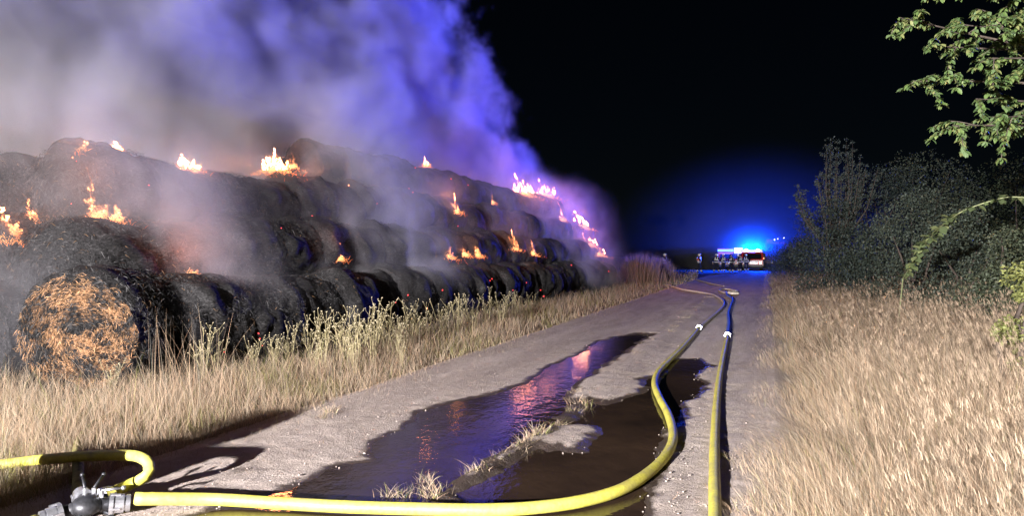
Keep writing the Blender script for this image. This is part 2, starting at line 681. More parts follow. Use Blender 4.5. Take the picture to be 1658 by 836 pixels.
def bale_shape(seed):
    n, m = 56, 18
    V, F = [], []
    off = Vector((seed * 7.3, seed * 3.1, seed * 5.7))

    def lump(v, a=1.0):
        u = v + off
        d = 0.125 * mnoise.fractal(u * 1.7, 1.0, 2.0, 3) + 0.04 * mnoise.fractal(u * 5.0, 1.0, 2.0, 3) + 0.016 * mnoise.noise(u * 15.0)
        return d * a
    for j in range(m + 1):
        u = j / m
        y = (u - 0.5) * LEN
        e = abs(u - 0.5) * 2
        r = RAD * (1 - 0.13 * max(0, (e - 0.62) / 0.38) ** 2.2)
        for k in range(n):
            an = 2 * math.pi * k / n
            v = Vector((r * math.cos(an), y, r * math.sin(an)))
            d = lump(v)
            nn = Vector((math.cos(an), 0, math.sin(an)))
            sag = -0.05 * max(0, -math.sin(an)) ** 2 * 0
            V.append(v + nn * (d + sag))
    for j in range(m):
        for k in range(n):
            F.append((j * n + k, j * n + (k + 1) % n, (j + 1) * n + (k + 1) % n, (j + 1) * n + k))
    # the far end
    c = len(V)
    V.append(Vector((0, LEN / 2 - 0.02, 0)))
    for k in range(n):
        F.append((m * n + k, m * n + (k + 1) % n, c))
    me = bpy.data.meshes.new('bale_body')
    me.from_pydata(V, [], [f[::-1] for f in F])
    me.polygons.foreach_set('use_smooth', [True] * len(me.polygons))
    me.materials.append(M['char'])
    rim = [V[k] for k in range(n)]
    # the near end: a coiled, lumpy disc
    W, H = [], []
    rings = 12
    for j in range(rings):
        u = 1 - j / rings
        for k in range(n):
            v = rim[k].copy()
            v.x *= u
            v.z *= u
            bulge = -0.06 * (1 - u ** 2)
            coil = 0.018 * math.sin(u * 34 + k / n * 2 * math.pi + seed)
            rag = 0.05 * mnoise.fractal((v + off) * 4.2, 1, 2, 3) + 0.025 * mnoise.noise((v + off) * 14)
            v.y = -LEN / 2 + bulge + (coil + rag) * min(1, (1 - u) * 8) + (rim[k].y + LEN / 2) * u
            W.append(v)
    for j in range(rings - 1):
        for k in range(n):
            H.append((j * n + k, j * n + (k + 1) % n, (j + 1) * n + (k + 1) % n, (j + 1) * n + k))
    H.append(tuple((rings - 1) * n + k for k in range(n)))
    mf = bpy.data.meshes.new('bale_end')
    mf.from_pydata(W, [], H)
    mf.polygons.foreach_set('use_smooth', [True] * len(mf.polygons))
    mf.materials.append(M['char_face'])
    return me, mf


def strands(seed, count, face=0, straw=False, scale=1.0):
    """loose ends of straw standing off a bale: thin tapering slips"""
    g = np.random.default_rng(100 + seed)
    n1 = count
    an = g.uniform(0, 2 * np.pi, n1)
    y = g.uniform(-LEN / 2, LEN / 2, n1)
    rr = RAD * 0.99 + g.normal(0, 0.02, n1)
    base = np.stack([rr * np.cos(an), y, rr * np.sin(an)], 1)
    nor = np.stack([np.cos(an), np.zeros(n1), np.sin(an)], 1)
    tang = np.stack([-np.sin(an), np.zeros(n1), np.cos(an)], 1) * np.where(g.random(n1) < 0.5, -1, 1)[:, None]
    d = nor * g.uniform(0.05, 0.6, n1)[:, None] + tang * g.uniform(0.2, 1.0, n1)[:, None] + g.normal(0, 0.45, (n1, 3))
    d[:, 2] -= 0.35
    if face:
        r = RAD * 0.95 * np.sqrt(g.random(face))
        a2 = g.uniform(0, 2 * np.pi, face)
        b2 = np.stack([r * np.cos(a2), np.full(face, -LEN / 2 - 0.03) - 0.06 * (1 - (r / RAD) ** 2), r * np.sin(a2)], 1)
        t2 = np.stack([-np.sin(a2), np.zeros(face), np.cos(a2)], 1)
        d2 = t2 + g.normal(0, 0.6, (face, 3))
        d2[:, 1] -= 0.35
        base, d = np.concatenate([base, b2]), np.concatenate([d, d2])
    n = len(base)
    d /= np.linalg.norm(d, axis=1)[:, None]
    ln = g.uniform(0.03, 0.10, n) * scale
    w = g.uniform(0.0014, 0.003, n)
    side = np.cross(d, g.normal(0, 1, (n, 3)))
    side /= np.linalg.norm(side, axis=1)[:, None] + 1e-9
    mid = base + d * ln[:, None] * 0.55
    tip = base + d * ln[:, None]
    tip[:, 2] -= 0.25 * ln
    V = np.stack([base - side * w[:, None], base + side * w[:, None], mid + side * w[:, None] * 0.9, mid - side * w[:, None] * 0.9, tip], 1).reshape(-1, 3)
    k = np.arange(n) * 5
    loops = np.stack([k, k + 1, k + 2, k + 3, k + 3, k + 2, k + 4], 1).ravel()
    starts = np.stack([np.arange(n) * 7, np.arange(n) * 7 + 4], 1).ravel()
    totals = np.tile([4, 3], n)
    grey = g.random(n)
    col = np.where(grey[:, None] < 0.80, g.uniform(0.008, 0.03, n)[:, None] * np.ones(3), g.uniform(0.04, 0.12, n)[:, None] * np.array([1.0, 0.98, 0.97]))
    br = g.random(n) < 0.04
    col[br] = np.array([0.20, 0.12, 0.06]) * g.uniform(0.5, 1.3, br.sum())[:, None]
    if straw and face:
        fx = base[n1:]
        lum = np.array([mnoise.fractal(Vector(q) * 3.1 + Vector((4, 2, 9)), 1, 2, 3) for q in fx])
        keep = (lum > 0.06)
        keep &= g.random(face) < 0.58
        sc_ = np.array([0.41, 0.225, 0.12]) * g.uniform(0.15, 1.35, face)[:, None] + np.array([0.06, 0.05, 0.02]) * g.random(face)[:, None]
        col[n1:] = np.where(keep[:, None], sc_, col[n1:])
    return fast_mesh('loose_straw', V, loops, starts, totals, M['strand'], col=np.repeat(col, 5, 0), do_link=False)


SHAPES = [bale_shape(i) for i in range(8)]
SPARSE = [strands(i, 1500, 300) for i in range(4)]
DENSE = [strands(20 + i, 6000, 2500) for i in range(2)]
STRAWY = strands(31, 6500, 9000, True, 0.9)

ORD = ['first', 'second', 'third', 'fourth', 'fifth', 'sixth', 'seventh', 'eighth', 'ninth', 'tenth', 'eleventh', 'twelfth', 'thirteenth', 'fourteenth',
       'fifteenth', 'sixteenth', 'seventeenth', 'eighteenth', 'nineteenth', 'twentieth', 'twenty-first', 'twenty-second', 'twenty-third', 'twenty-fourth',
       'twenty-fifth', 'twenty-sixth', 'twenty-seventh', 'twenty-eighth']
bales = []


def bale(p, s, zc, label, seed, dense=None, sz=1.0):
    rr = random.Random(seed * 13 + 5)
    o = thing('round_bale', label, 'straw bale', RD(p + rr.uniform(-.13, .10), s, zc + rr.uniform(-.13, .05)),
              (rr.uniform(-.10, .10), rr.uniform(-.3, .3), -TH + rr.uniform(-.13, .13)), 'burning straw bales of the stack')
    k = sz * rr.uniform(0.96, 1.05)
    o.scale = (k, sz * rr.uniform(0.97, 1.03), k * rr.uniform(0.86, 1.02))
    a, b = SHAPES[seed % 8]
    link(bpy.data.objects.new('body', a), o)
    f = link(bpy.data.objects.new('end_face', b), o)
    st = link(bpy.data.objects.new('loose_straw', dense or SPARSE[seed % 4]), o)
    st['kind'] = 'stuff'
    bales.append(o)
    return o, f


ROWS = [('bottom', 8.0, 0.68, 7.35, 24), ('second', 8.85, 1.72, 8.0, 25), ('third', 9.72, 2.78, 8.55, 25), ('top', 10.55, 3.86, 16.0, 17)]
STEP = 1.285
for r, (rname, p, zc, s0, n) in enumerate(ROWS):
    for i in range(n):
        s = s0 + i * STEP
        dz = 0.0
        dp = 0.0
        seed = r * 31 + i
        dn = None
        look = 'charred black straw bale'
        if i < 4 and r < 3:
            dn = DENSE[(i + r) % 2]
        if r == 1 and i < 2:
            dz = -0.22
        if r == 2 and i < 6:
            dz = -0.30 + 0.03 * i
            dp = -0.1
        if r == 3 and i == 0:
            dz = -0.1
        where = '%s bale from the near end in the %s row of the burning stack' % (ORD[i], rname)
        if r == 0 and i == 0:
            o, f = bale(p, s, zc, 'scorched round bale with orange straw end, lowest and nearest in the stack', seed, STRAWY)
            o.rotation_euler = (0.0, 0.1, -TH + R(19))
            o.scale = (1.1, 1.0, 1.06)
            f.data = f.data.copy()
            f.data.materials[0] = M['straw_face']
            f['label'] = 'orange and black scorched straw end'
            continue
        if r == 1 and i == 0:
            where = 'large smoking bale just above and behind the orange-ended bale'
            bale(p + 0.1, s + 0.1, zc + dz, 'charred ' + where, seed, dn, 1.15)
            continue
        bale(p + dp, s, zc + dz, 'charred ' + where, seed, dn)
# bales of the rows behind, seen past the near end
for k, (p, s, zc, w) in enumerate(((9.75, 7.5, 0.68, 'dark bale on the ground just behind the orange-ended bale'),
                                   (11.45, 7.9, 0.68, 'dark bale on the ground at the edge of the picture behind the stack end'),
                                   (10.6, 8.1, 1.6, 'smoking bale of the second tier at the far side of the stack end'),
                                   (12.3, 8.4, 1.7, 'smoking bale of the second tier cut by the picture edge'),
                                   (11.5, 8.9, 2.55, 'charred bale on the third tier at the back of the stack end'),
                                   (11.5, 10.2, 2.6, 'charred bale on the third tier, second from the stack end at the back'))):
    bale(p, s, zc, w, 200 + k, DENSE[k % 2])

bpy.context.view_layer.update()
dg = bpy.context.evaluated_depsgraph_get()


def hit(px, py):
    """the surface seen through that point of the photograph"""
    o = Vector((0, 0, EYE))
    d = AT(px, py, 1.0) - o
    ok, loc, nor, i, ob, mt = scene.ray_cast(dg, o, d.normalized())
    return (loc, nor, ob) if ok and ob.name.split('.')[0] in ('body', 'end_face', 'loose_straw') else (None, None, None)


# ------------------------------------------------------------------ flames and embers


def tongue(g, h, w, lean):
    n, m = 9, 12
    V, F, K = [], [], []
    ph, ph2 = g.uniform(0, 6), g.uniform(0, 6)
    for j in range(m + 1):
        u = j / m
        r = w * (math.sin(min(1.0, u * 1.6 + 0.22) * math.pi * 0.5) * (1 - u) ** 0.8 + 0.02)
        c = Vector((lean[0] * u ** 1.5 * h + 0.16 * w * 2 * math.sin(ph + u * 7) * u, lean[1] * u ** 1.5 * h + 0.2 * w * math.sin(ph2 + u * 6) * u, u * h))
        for k in range(n):
            an = 2 * math.pi * k / n
            rr = r * (1 + 0.28 * math.sin(an * 2 + u * 9 + ph) + 0.15 * math.sin(an * 3 - u * 11 + ph2))
            V.append(c + Vector((rr * math.cos(an), 0.7 * rr * math.sin(an), 0)))
            hot = max(0.0, min(1.0, 1.25 - 1.35 * u + 0.2 * math.sin(an * 2 + ph)))
            e_ = 0.32 + 0.9 * hot
            K.append((e_, e_ * (0.20 + 0.46 * hot ** 1.2), e_ * (0.07 + 0.26 * hot ** 1.5)))
    for j in range(m):
        for k in range(n):
            F.append((j * n + k, j * n + (k + 1) % n, (j + 1) * n + (k + 1) % n, (j + 1) * n + k))
    F.append(tuple(range(n - 1, -1, -1)))
    return V, F, K


FL = [  # px, py of the foot, height and width in photograph px, tongues, label, light
    (446, 256, 22, 34, 5, 'bright flame on the ridge of the stack beside the lone top bale', 1.6),
    (478, 268, 14, 22, 3, 'low tail of flame running down from the brightest ridge flame', 0.5),
    (158, 350, 56, 22, 4, 'tall pointed flame rising from the large smoking bale', 1.7),
    (185, 352, 24, 20, 3, 'short orange flame at the foot of the tall pointed flame', 0.6),
    (12, 384, 34, 34, 4, 'orange flame cut by the picture edge beside the smoking bale', 1.1),
    (54, 358, 26, 16, 2, 'small orange flame standing alone between edge flame and tall flame', 0.4),
    (298, 268, 12, 14, 2, 'small flame licking along the third row, nearer one of two', 0.25),
    (316, 273, 10, 16, 2, 'small flame licking along the third row, farther one of two', 0.25),
    (137, 244, 11, 7, 1, 'tiny flame on top of the nearest third-row bale', 0.08),
    (190, 240, 7, 9, 1, 'tiny flame on the ridge behind the nearest third-row bale', 0.06),
    (848, 306, 22, 26, 4, 'wide flame burning on the far ridge, nearer half', 5.0),
    (882, 310, 18, 26, 4, 'wide flame burning on the far ridge, farther half', 5.0),
    (737, 342, 20, 11, 2, 'small upright flame midway up the stack inside glowing smoke', 0.9),
    (724, 414, 10, 15, 2, 'low flame on the bottom row, first of the line of flames', 0.4),
    (751, 411, 9, 12, 2, 'low flame on the bottom row, second of the line of flames', 0.3),
    (770, 412, 18, 12, 3, 'small flame on the bottom row with a raised tip', 0.6),
    (832, 402, 22, 10, 2, 'narrow upright flame above the bottom row', 0.6),
    (860, 410, 15, 12, 2, 'small flame on the bottom row farther along than the narrow one', 0.5),
    (911, 356, 20, 7, 1, 'thin flame near the far end of the stack', 0.4),
    (939, 366, 18, 22, 4, 'broad flame near the far end of the stack', 1.6),
    (954, 397, 14, 14, 2, 'flame creeping down the far end, upper part', 0.8),
    (967, 411, 16, 18, 3, 'flame creeping down the far end, lower part', 0.9),
    (549, 417, 16, 10, 2, 'small hot flame glowing through smoke between bottom-row bales', 0.6),
    (796, 328, 9, 4, 1, 'speck of flame on the upper far slope', 0.1),
    (690, 262, 10, 5, 1, 'speck of flame on the ridge beside the blue smoke', 0.1),
    (302, 440, 12, 26, 2, 'red glow of flame deep in the gap behind the orange-ended bale', 3.2),
]
flames = []
EMBER_BEDS = []
for i, (px, py, hp, wp, nt, lab, lum) in enumerate(FL):
    loc = None
    for dy in range(0, 60, 2):
        loc, nor, ob = hit(px, py + dy)
        if loc is not None:
            break
    if loc is None:
        continue
    g = random.Random(400 + i)
    d = loc.y
    h, w = hp / F_PX * d * 1.45, wp / F_PX * d * 1.25
    foot = AT(px, py, d + 0.08)
    foot.z = min(foot.z, loc.z + 0.10)
    o = thing('flame', lab, 'flame', foot, (0, 0, 0), 'flames on the stack')
    nt = nt * 3 + 1
    peak = g.randrange(nt // 4, nt - nt // 4)
    for k in range(nt):
        u = (k + 0.5) / nt - 0.5 + g.uniform(-.08, .08)
        hh_ = h * (1 if k == peak else g.uniform(0.2, 0.8) * (1 - 0.9 * abs(u)))
        V, F, K = tongue(g, hh_ + 0.05, w / nt * g.uniform(0.5, 1.15) + 0.010, (g.uniform(-.35, .12), g.uniform(-.1, .2)))
        q = mesh_obj('tongue', [v + Vector((u * w * 0.95, g.uniform(-.06, .06), -0.05)) for v in V], F, gas(19.0 * (11.0 / d) ** 1.1), o, True)
    # straw glowing round the foot of the flame
    ng = np.random.default_rng(i)
    n = 120 + 70 * FL[i][4]
    r_ = np.abs(ng.normal(0, 0.55, n)) * (w * 0.8 + 0.06)
    a_ = ng.uniform(0, 6.28, n)
    gb = np.stack([r_ * np.cos(a_) * 1.2, r_ * np.sin(a_) * 0.5 - 0.05, -0.03 - 0.35 * r_ + ng.normal(0, .02, n)], 1)
    hot = np.clip(1.1 - r_ / (w * 0.8 + 0.06) * 0.8, 0.05, 1)[:, None]
    EMBER_BEDS.append((o, gb, ng.uniform(.03, .10, n) * (d / 14) ** .5, ng.uniform(.002, .005, n) * (d / 12), np.concatenate([0.25 + 0.7 * hot, 0.05 + 0.38 * hot ** 1.6, 0.02 + 0.14 * hot ** 2], 1) * 0.8, i))
    L = bpy.data.lights.new('flame_light', 'POINT')
    L.energy = 32 * lum * (d / 15.0)
    L.color = (1.0, 0.30, 0.17)
    L.shadow_soft_size = 0.45
    lo = bpy.data.objects.new('flame_light', L)
    link(lo, o)
    lo.location = (0, -0.25, h * 0.6 + 0.25)
    lo.visible_glossy = False       # the burning gas itself is what the water mirrors
    flames.append(o)

EMB = [(420, 548), (424, 560), (418, 540), (362, 570), (662, 305), (668, 312), (672, 272), (741, 366), (758, 300), (793, 455), (875, 470), (796, 452),
       (118, 256), (124, 262), (116, 330), (660, 478), (640, 490), (690, 500), (852, 458), (1000, 430), (716, 470), (830, 470), (880, 480), (505, 350), (240, 300), (565, 300),
       (985, 440), (925, 430), (610, 330), (730, 290), (455, 370)]
for i, (px, py) in enumerate(EMB):
    loc, nor, ob = hit(px, py)
    if loc is None:
        continue
    b = ob.parent
    d = loc.y
    bm = bmesh.new()
    g = random.Random(i)
    for k in range(1):
        r = bmesh.ops.create_icosphere(bm, subdivisions=2, radius=g.uniform(0.5, 1.3) / F_PX * d)
        for v in r['verts']:
            v.co += Vector((g.uniform(-1, 1), g.uniform(-1, 1), g.uniform(-1, 1))) * 0.5 / F_PX * d
    e = bm_obj('ember', bm, M['ember'] if g.random() < 0.75 else M['ember_hot'])
    e.parent = b
    e.matrix_parent_inverse = b.matrix_world.inverted()
    e.location = loc + nor * 0.01

# ------------------------------------------------------------------ smoke


class GN:
    def __init__(self, name):
        self.t = bpy.data.node_groups.new(name, 'GeometryNodeTree')
        self.t.interface.new_socket('Geometry', in_out='INPUT', socket_type='NodeSocketGeometry')
        self.t.interface.new_socket('Geometry', in_out='OUTPUT', socket_type='NodeSocketGeometry')
        self.o = self.t.nodes.new('NodeGroupOutput')
        self.p = self.t.nodes.new('GeometryNodeInputPosition').outputs[0]
        sp = self.t.nodes.new('ShaderNodeSeparateXYZ')
        self.t.links.new(self.p, sp.inputs[0])
        self.x, self.y, self.z = sp.outputs

    def put(self, s, v):
        if hasattr(v, 'is_linked'):
            self.t.links.new(v, s)
        else:
            s.default_value = v

    def m(self, op, *a, clamp=False):
        n = self.t.nodes.new('ShaderNodeMath')
        n.operation = op
        n.use_clamp = clamp
        for i, v in enumerate(a):
            self.put(n.inputs[i], v)
        return n.outputs[0]

    def add(self, *a):
        r = a[0]
        for b in a[1:]:
            r = self.m('ADD', r, b)
        return r

    def mul(self, *a):
        r = a[0]
        for b in a[1:]:
            r = self.m('MULTIPLY', r, b)
        return r

    def lin(self, a, k, c=0.0):
        return self.m('MULTIPLY_ADD', a, k, c)

    def step(self, v, a, b):
        """smooth 0..1 while v goes from a to b"""
        n = self.t.nodes.new('ShaderNodeMapRange')
        n.interpolation_type = 'SMOOTHSTEP'
        self.put(n.inputs[0], v)
        for i, w in ((1, a), (2, b), (3, 0.0), (4, 1.0)):
            self.put(n.inputs[i], w)
        return n.outputs[0]

    def vec(self, x, y, z):
        n = self.t.nodes.new('ShaderNodeCombineXYZ')
        for i, v in enumerate((x, y, z)):
            self.put(n.inputs[i], v)
        return n.outputs[0]

    def noise(self, v, scale, detail=3.0, rough=0.55, dist=0.0):
        n = self.t.nodes.new('ShaderNodeTexNoise')
        self.put(n.inputs['Vector'], v)
        n.inputs['Scale'].default_value = scale
        n.inputs['Detail'].default_value = detail
        n.inputs['Roughness'].default_value = rough
        n.inputs['Distortion'].default_value = dist
        return n.outputs[0]

    def finish(self, density, lo, hi, res, mat):
        n = self.t.nodes.new('GeometryNodeVolumeCube')
        self.put(n.inputs['Density'], density)
        n.inputs['Background'].default_value = 0.0
        n.inputs['Min'].default_value = lo
        n.inputs['Max'].default_value = hi
        for k, r in zip('XYZ', res):
            n.inputs['Resolution ' + k].default_value = int(r)
        sm = self.t.nodes.new('GeometryNodeSetMaterial')
        sm.inputs['Material'].default_value = mat
        self.t.links.new(n.outputs[0], sm.inputs[0])
        self.t.links.new(sm.outputs[0], self.o.inputs[0])
        return self.t


def smoke_mat(name, colour, k, aniso):
    t = NT(name)
    v = t.n('ShaderNodeVolumePrincipled')
    v.inputs['Color'].default_value = (*colour, 1)
    v.inputs['Density'].default_value = k
    v.inputs['Anisotropy'].default_value = aniso
    t.l(v.outputs[0], t.out.inputs['Volume'])
    t.t.nodes.remove(t.b)
    return t.m


def smoke_obj(name, tree, lo, hi, mat, rotz, loc, label):
    bm = bmesh.new()
    add_box(bm, [(a + b) / 2 for a, b in zip(lo, hi)], [b - a for a, b in zip(lo, hi)])
    o = bm_obj(name, bm, mat)
    o.rotation_euler = (0, 0, rotz)
    o.location = loc
    md = o.modifiers.new('density', 'NODES')
    md.node_group = tree
    return tag(o, label, 'smoke', kind='stuff')


M['smoke'] = smoke_mat('rising_smoke', (0.56, 0.555, 0.60), 1.0, -0.10)
g = GN('smoke_density')
p = g.mul(g.x, -1.0)
s, zz = g.y, g.z
q3 = g.vec(g.x, s, g.mul(zz, 0.8))
warp = g.noise(q3, 0.22, 3.0)
w1 = g.lin(warp, 4.0, -2.0)
big = g.noise(g.vec(g.add(g.x, w1), g.add(s, w1), g.add(g.mul(zz, 0.8), g.mul(w1, -0.6))), 0.20, 5.0, 0.56)
fine = g.noise(g.vec(g.add(g.x, w1), g.add(s, g.mul(w1, 0.7)), g.mul(g.add(zz, g.mul(w1, -0.5)), 0.85)), 0.85, 5.0, 0.6, 0.8)
mid = g.noise(g.vec(g.add(g.x, g.mul(w1, 0.8)), g.add(s, w1), g.mul(zz, 0.85)), 0.48, 4.0, 0.55)
bo = g.add(g.lin(big, 9.0, -4.5), g.lin(mid, 5.0, -2.5), g.lin(fine, 3.4, -1.7))          # metres by which billows push the faces of the plume
# main plume: rises behind the ridge and leans away from the track with the wind
front = g.add(p, g.mul(zz, -0.46), bo, -8.9)
m1 = g.step(front, -0.3, 1.2)
m2 = g.step(g.add(g.mul(s, -1.0), g.mul(zz, -0.62), g.mul(bo, 0.9), 44.5), -0.5, 1.5)
m3 = g.mul(g.step(zz, 2.6, 4.2), g.step(g.add(p, g.mul(g.m('MINIMUM', zz, 5.0), -0.79), -7.25), 0.3, 1.7))
m4 = g.step(g.add(s, g.mul(zz, 0.0)), 3.0, 6.0)
m5 = g.step(p, 33.0, 26.0)
bill = g.mul(g.step(big, 0.37, 0.56), g.step(mid, 0.34, 0.60), g.step(fine, 0.25, 0.6))
plume = g.mul(m1, m2, m3, m4, m5, g.lin(bill, 0.985, 0.015), g.lin(fine, 0.9, 0.45))
plume = g.mul(plume, 0.95)
# smoke clinging to the slope of the stack
slope = g.add(p, g.mul(zz, -0.79), -7.25)
band = g.mul(g.step(slope, -1.5, -0.2), g.step(slope, 2.2, 0.8))
cl = g.step(fine, 0.55, 0.72)
cling = g.mul(band, cl, g.step(zz, 0.4, 1.6), g.step(zz, 7.5, 4.5), g.step(s, 5.5, 8.0), g.step(s, 41.0, 38.0))
cling = g.mul(cling, g.lin(g.step(s, 13.0, 19.0), 0.32, 0.13))
# columns drawn off single smouldering spots: s, p at foot, radius, foot height, top height, strength
cols = [(16.6, 7.9, 0.75, 0.9, 6.5, 1.5), (9.6, 7.7, 0.55, 0.8, 4.5, 0.9), (8.3, 8.3, 0.8, 1.9, 5.0, 0.9), (12.6, 8.3, 0.55, 1.2, 5.0, 0.5), (31.0, 7.2, 0.8, 0.1, 5.5, 1.1), (35.5, 7.3, 0.8, 0.1, 5.5, 1.0),
        (25.0, 8.0, 0.6, 1.4, 6.0, 0.5), (21.0, 8.6, 0.6, 2.0, 6.0, 0.5), (6.8, 9.2, 0.9, 0.2, 3.0, 0.8), (38.0, 8.6, 0.9, 0.4, 6.0, 0.7), (14.4, 7.9, 0.5, 0.9, 4.0, 0.8)]
tot = None
for k, (cs, cp, cr, z0, z1, st) in enumerate(cols):
    dz = g.add(zz, -z0)
    ds = g.add(s, -cs, g.mul(dz, 0.10), g.mul(g.lin(fine, 4.0, -2.0), 1.0))
    dp = g.add(p, -cp, g.mul(dz, -0.55), g.mul(w1, 0.2))
    rad = g.lin(dz, 0.13 * cr + 0.02, cr)
    d2 = g.m('DIVIDE', g.add(g.mul(ds, ds), g.mul(dp, dp)), g.mul(rad, rad))
    c_ = g.mul(g.m('EXPONENT', g.mul(d2, -1.0)), g.step(zz, z0 - 0.2, z0 + 0.6), g.step(zz, z1, z1 - 2.0), st)
    tot = c_ if tot is None else g.add(tot, c_)
tot = g.mul(tot, g.step(fine, 0.40, 0.62), 0.85)
dens = g.add(plume, cling, tot)
dens = g.m('MULTIPLY', dens, g.m('GREATER_THAN', dens, 0.004))
lo_, hi_ = (-33.0, 3.0, 0.0), (-5.5, 47.0, 19.0)
VOX = 0.18
tree = g.finish(dens, lo_, hi_, [(b - a) / VOX for a, b in zip(lo_, hi_)], M['smoke'])
smoke_obj('smoke', tree, lo_, hi_, M['smoke'], -TH, (0, 0, 0), 'grey and violet smoke billowing from the burning bales')

# thin smoke added behind the vehicles to carry the blue beacon glow
M['glow_vol'] = smoke_mat('glow_smoke', (0.8, 0.8, 0.85), 1.0, 0.3)
g = GN('glow_density')
dx, dy, dz = g.mul(g.x, 1 / 22.0), g.mul(g.y, 1 / 22.0), g.mul(g.z, 1 / 17.0)
r2 = g.add(g.mul(dx, dx), g.mul(dy, dy), g.mul(dz, dz))
f = g.noise(g.p, 0.3, 3.0)
dn = g.mul(g.m('EXPONENT', g.mul(r2, -4.0)), g.step(r2, 1.0, 0.5), g.step(g.y, -9.0, -4.0), g.lin(f, 0.8, 0.6), 0.105)
lo_, hi_ = (-22.0, -22.0, 0.0), (22.0, 22.0, 17.0)
tree = g.finish(dn, lo_, hi_, (36, 36, 28), M['glow_vol'])
TRUCK_Y = 82.0
TRK = G(1218, HORIZON + EYE * F_PX / TRUCK_Y)
smoke_obj('glow_smoke', tree, lo_, hi_, M['glow_vol'], -TH, (TRK.x + 5.0, TRK.y + 13.0, 0), 'thin smoke added behind the emergency vehicles to carry their blue glow')

# a closer wisp added just behind the lamps to imitate their bloom
g = GN('halo_density')
d2 = g.add(g.mul(g.x, g.x, 0.16), g.mul(g.y, g.y, 0.25), g.mul(g.z, g.z, 0.30))
dn = g.mul(g.m('EXPONENT', g.mul(d2, -1.0)), g.step(g.y, -0.1, 0.5), g.lin(g.noise(g.p, 0.9, 3.0), 0.8, 0.6), 0.16)
lo_, hi_ = (-5.0, -0.3, -2.5), (5.0, 4.0, 3.5)
tree = g.finish(dn, lo_, hi_, (40, 18, 24), M['glow_vol'])
smoke_obj('halo_wisp', tree, lo_, hi_, M['glow_vol'], -TH * 0.9, (TRK.x + SN * 1.65, TRK.y + CS * 1.65, 2.45), 'wisp added behind the twin beacons to imitate their blue halo')

# ------------------------------------------------------------------ hoses and the divider
HR = 0.040


def coupling(parent, at, axis, r=HR, mat=None):
    """a claw coupling: two knurled collars with lugs and a tail sleeve on either side"""
    axis = axis.normalized()
    bm = bmesh.new()
    for a, b, k in ((-0.105, -0.045, 1.12), (-0.047, -0.004, 1.5), (0.004, 0.047, 1.5), (0.045, 0.105, 1.12)):
        add_cyl(bm, at + axis * a, at + axis * b, r * k, n=18)
    side = axis.cross(Vector((0, 0, 1))).normalized()
    up = side.cross(axis)
    for k in range(4):
        an = k * math.pi / 2 + 0.4
        d = side * math.cos(an) + up * math.sin(an)
        add_cyl(bm, at - axis * 0.04 + d * r * 1.45, at + axis * 0.04 + d * r * 1.45, 0.011, n=6)
    return bm_obj('coupling', bm, mat or M['alu'], parent)


def hose(pts, label, mat, couple=(), r=HR, group='fire hoses on the track', squash=1.0):
    path = smooth_path(pts, 0.05)
    base = path[0].copy()
    base.z = 0
    o = thing('fire_hose', label, 'hose', base, group=group)
    V, F = tube([q - base for q in path], [r * (1 + 0.05 * mnoise.noise(q * 2.3) + 0.02 * mnoise.noise(q * 9.0)) for q in path], 14, True, squash)
    mesh_obj('hose_line', V, F, mat, o, True)
    for (at, ax) in couple:
        coupling(o, at - base, ax, r)
    return o


def gp(px, py, z=HR):
    return G(px, py, z)


A = [(212, 808), (260, 808), (350, 809), (450, 816), (560, 822), (700, 826), (800, 827), (880, 822), (950, 811), (1010, 792), (1055, 763), (1082, 733), (1090, 705), (1082, 672), (1068, 645), (1060, 622),
     (1066, 603), (1082, 586), (1102, 566), (1118, 548), (1132, 531), (1150, 516), (1165, 503), (1172, 493), (1168, 485), (1155, 478), (1130, 473), (1105, 469), (1092, 465), (1080, 461)]
a_pts = [gp(*q) for q in A]
a_pts[0] = G(218, 809, 0.10)
a_pts[1] = G(262, 809, 0.085)
a_pts[2] = G(350, 810, 0.05)
ax = (gp(1150, 516) - gp(1118, 548))
cut = A.index((1132, 531)) + 1
hose(a_pts[:cut], 'yellow hose curving in a wide bend across the puddle from the divider', M['hose'], [(gp(1132, 531), ax)])
hose(a_pts[cut - 1:], 'dull far length of the bent hose, swinging over to the grass side', M['hose_pale'])
B = [(1158, 900), (1158, 836), (1157, 760), (1158, 700), (1162, 640), (1168, 595), (1178, 545)]
b_pts = [gp(*q) for q in B]
hose(b_pts, 'yellow hose running straight up the bare side of the track', M['hose'], [(gp(1178, 543), gp(1181, 525) - gp(1176, 560))])
Bb = [(1178, 543), (1180, 522), (1179, 508), (1183, 495), (1186, 486), (1182, 481), (1177, 478), (1175, 473)]
hose([gp(*q) for q in Bb], 'hose painted with the blue beacon light, continuing from the straight yellow hose towards the vehicles', M['hose_bluelit'])
hose([gp(*q) for q in [(1196, 475.5), (1184, 475.5), (1172, 474.0), (1165, 470.6), (1174, 468.6), (1188, 470.5), (1194, 472.5), (1180, 473.6)]], 'pale slack loop of hose lying at the far end of the lines', M['hose_pale'], r=0.045)
hose([gp(*q) for q in [(1172, 464), (1150, 459), (1135, 455), (1120, 452), (1100, 449)]], 'far thin hose trailing towards the firefighters', M['hose_pale'], r=0.035)

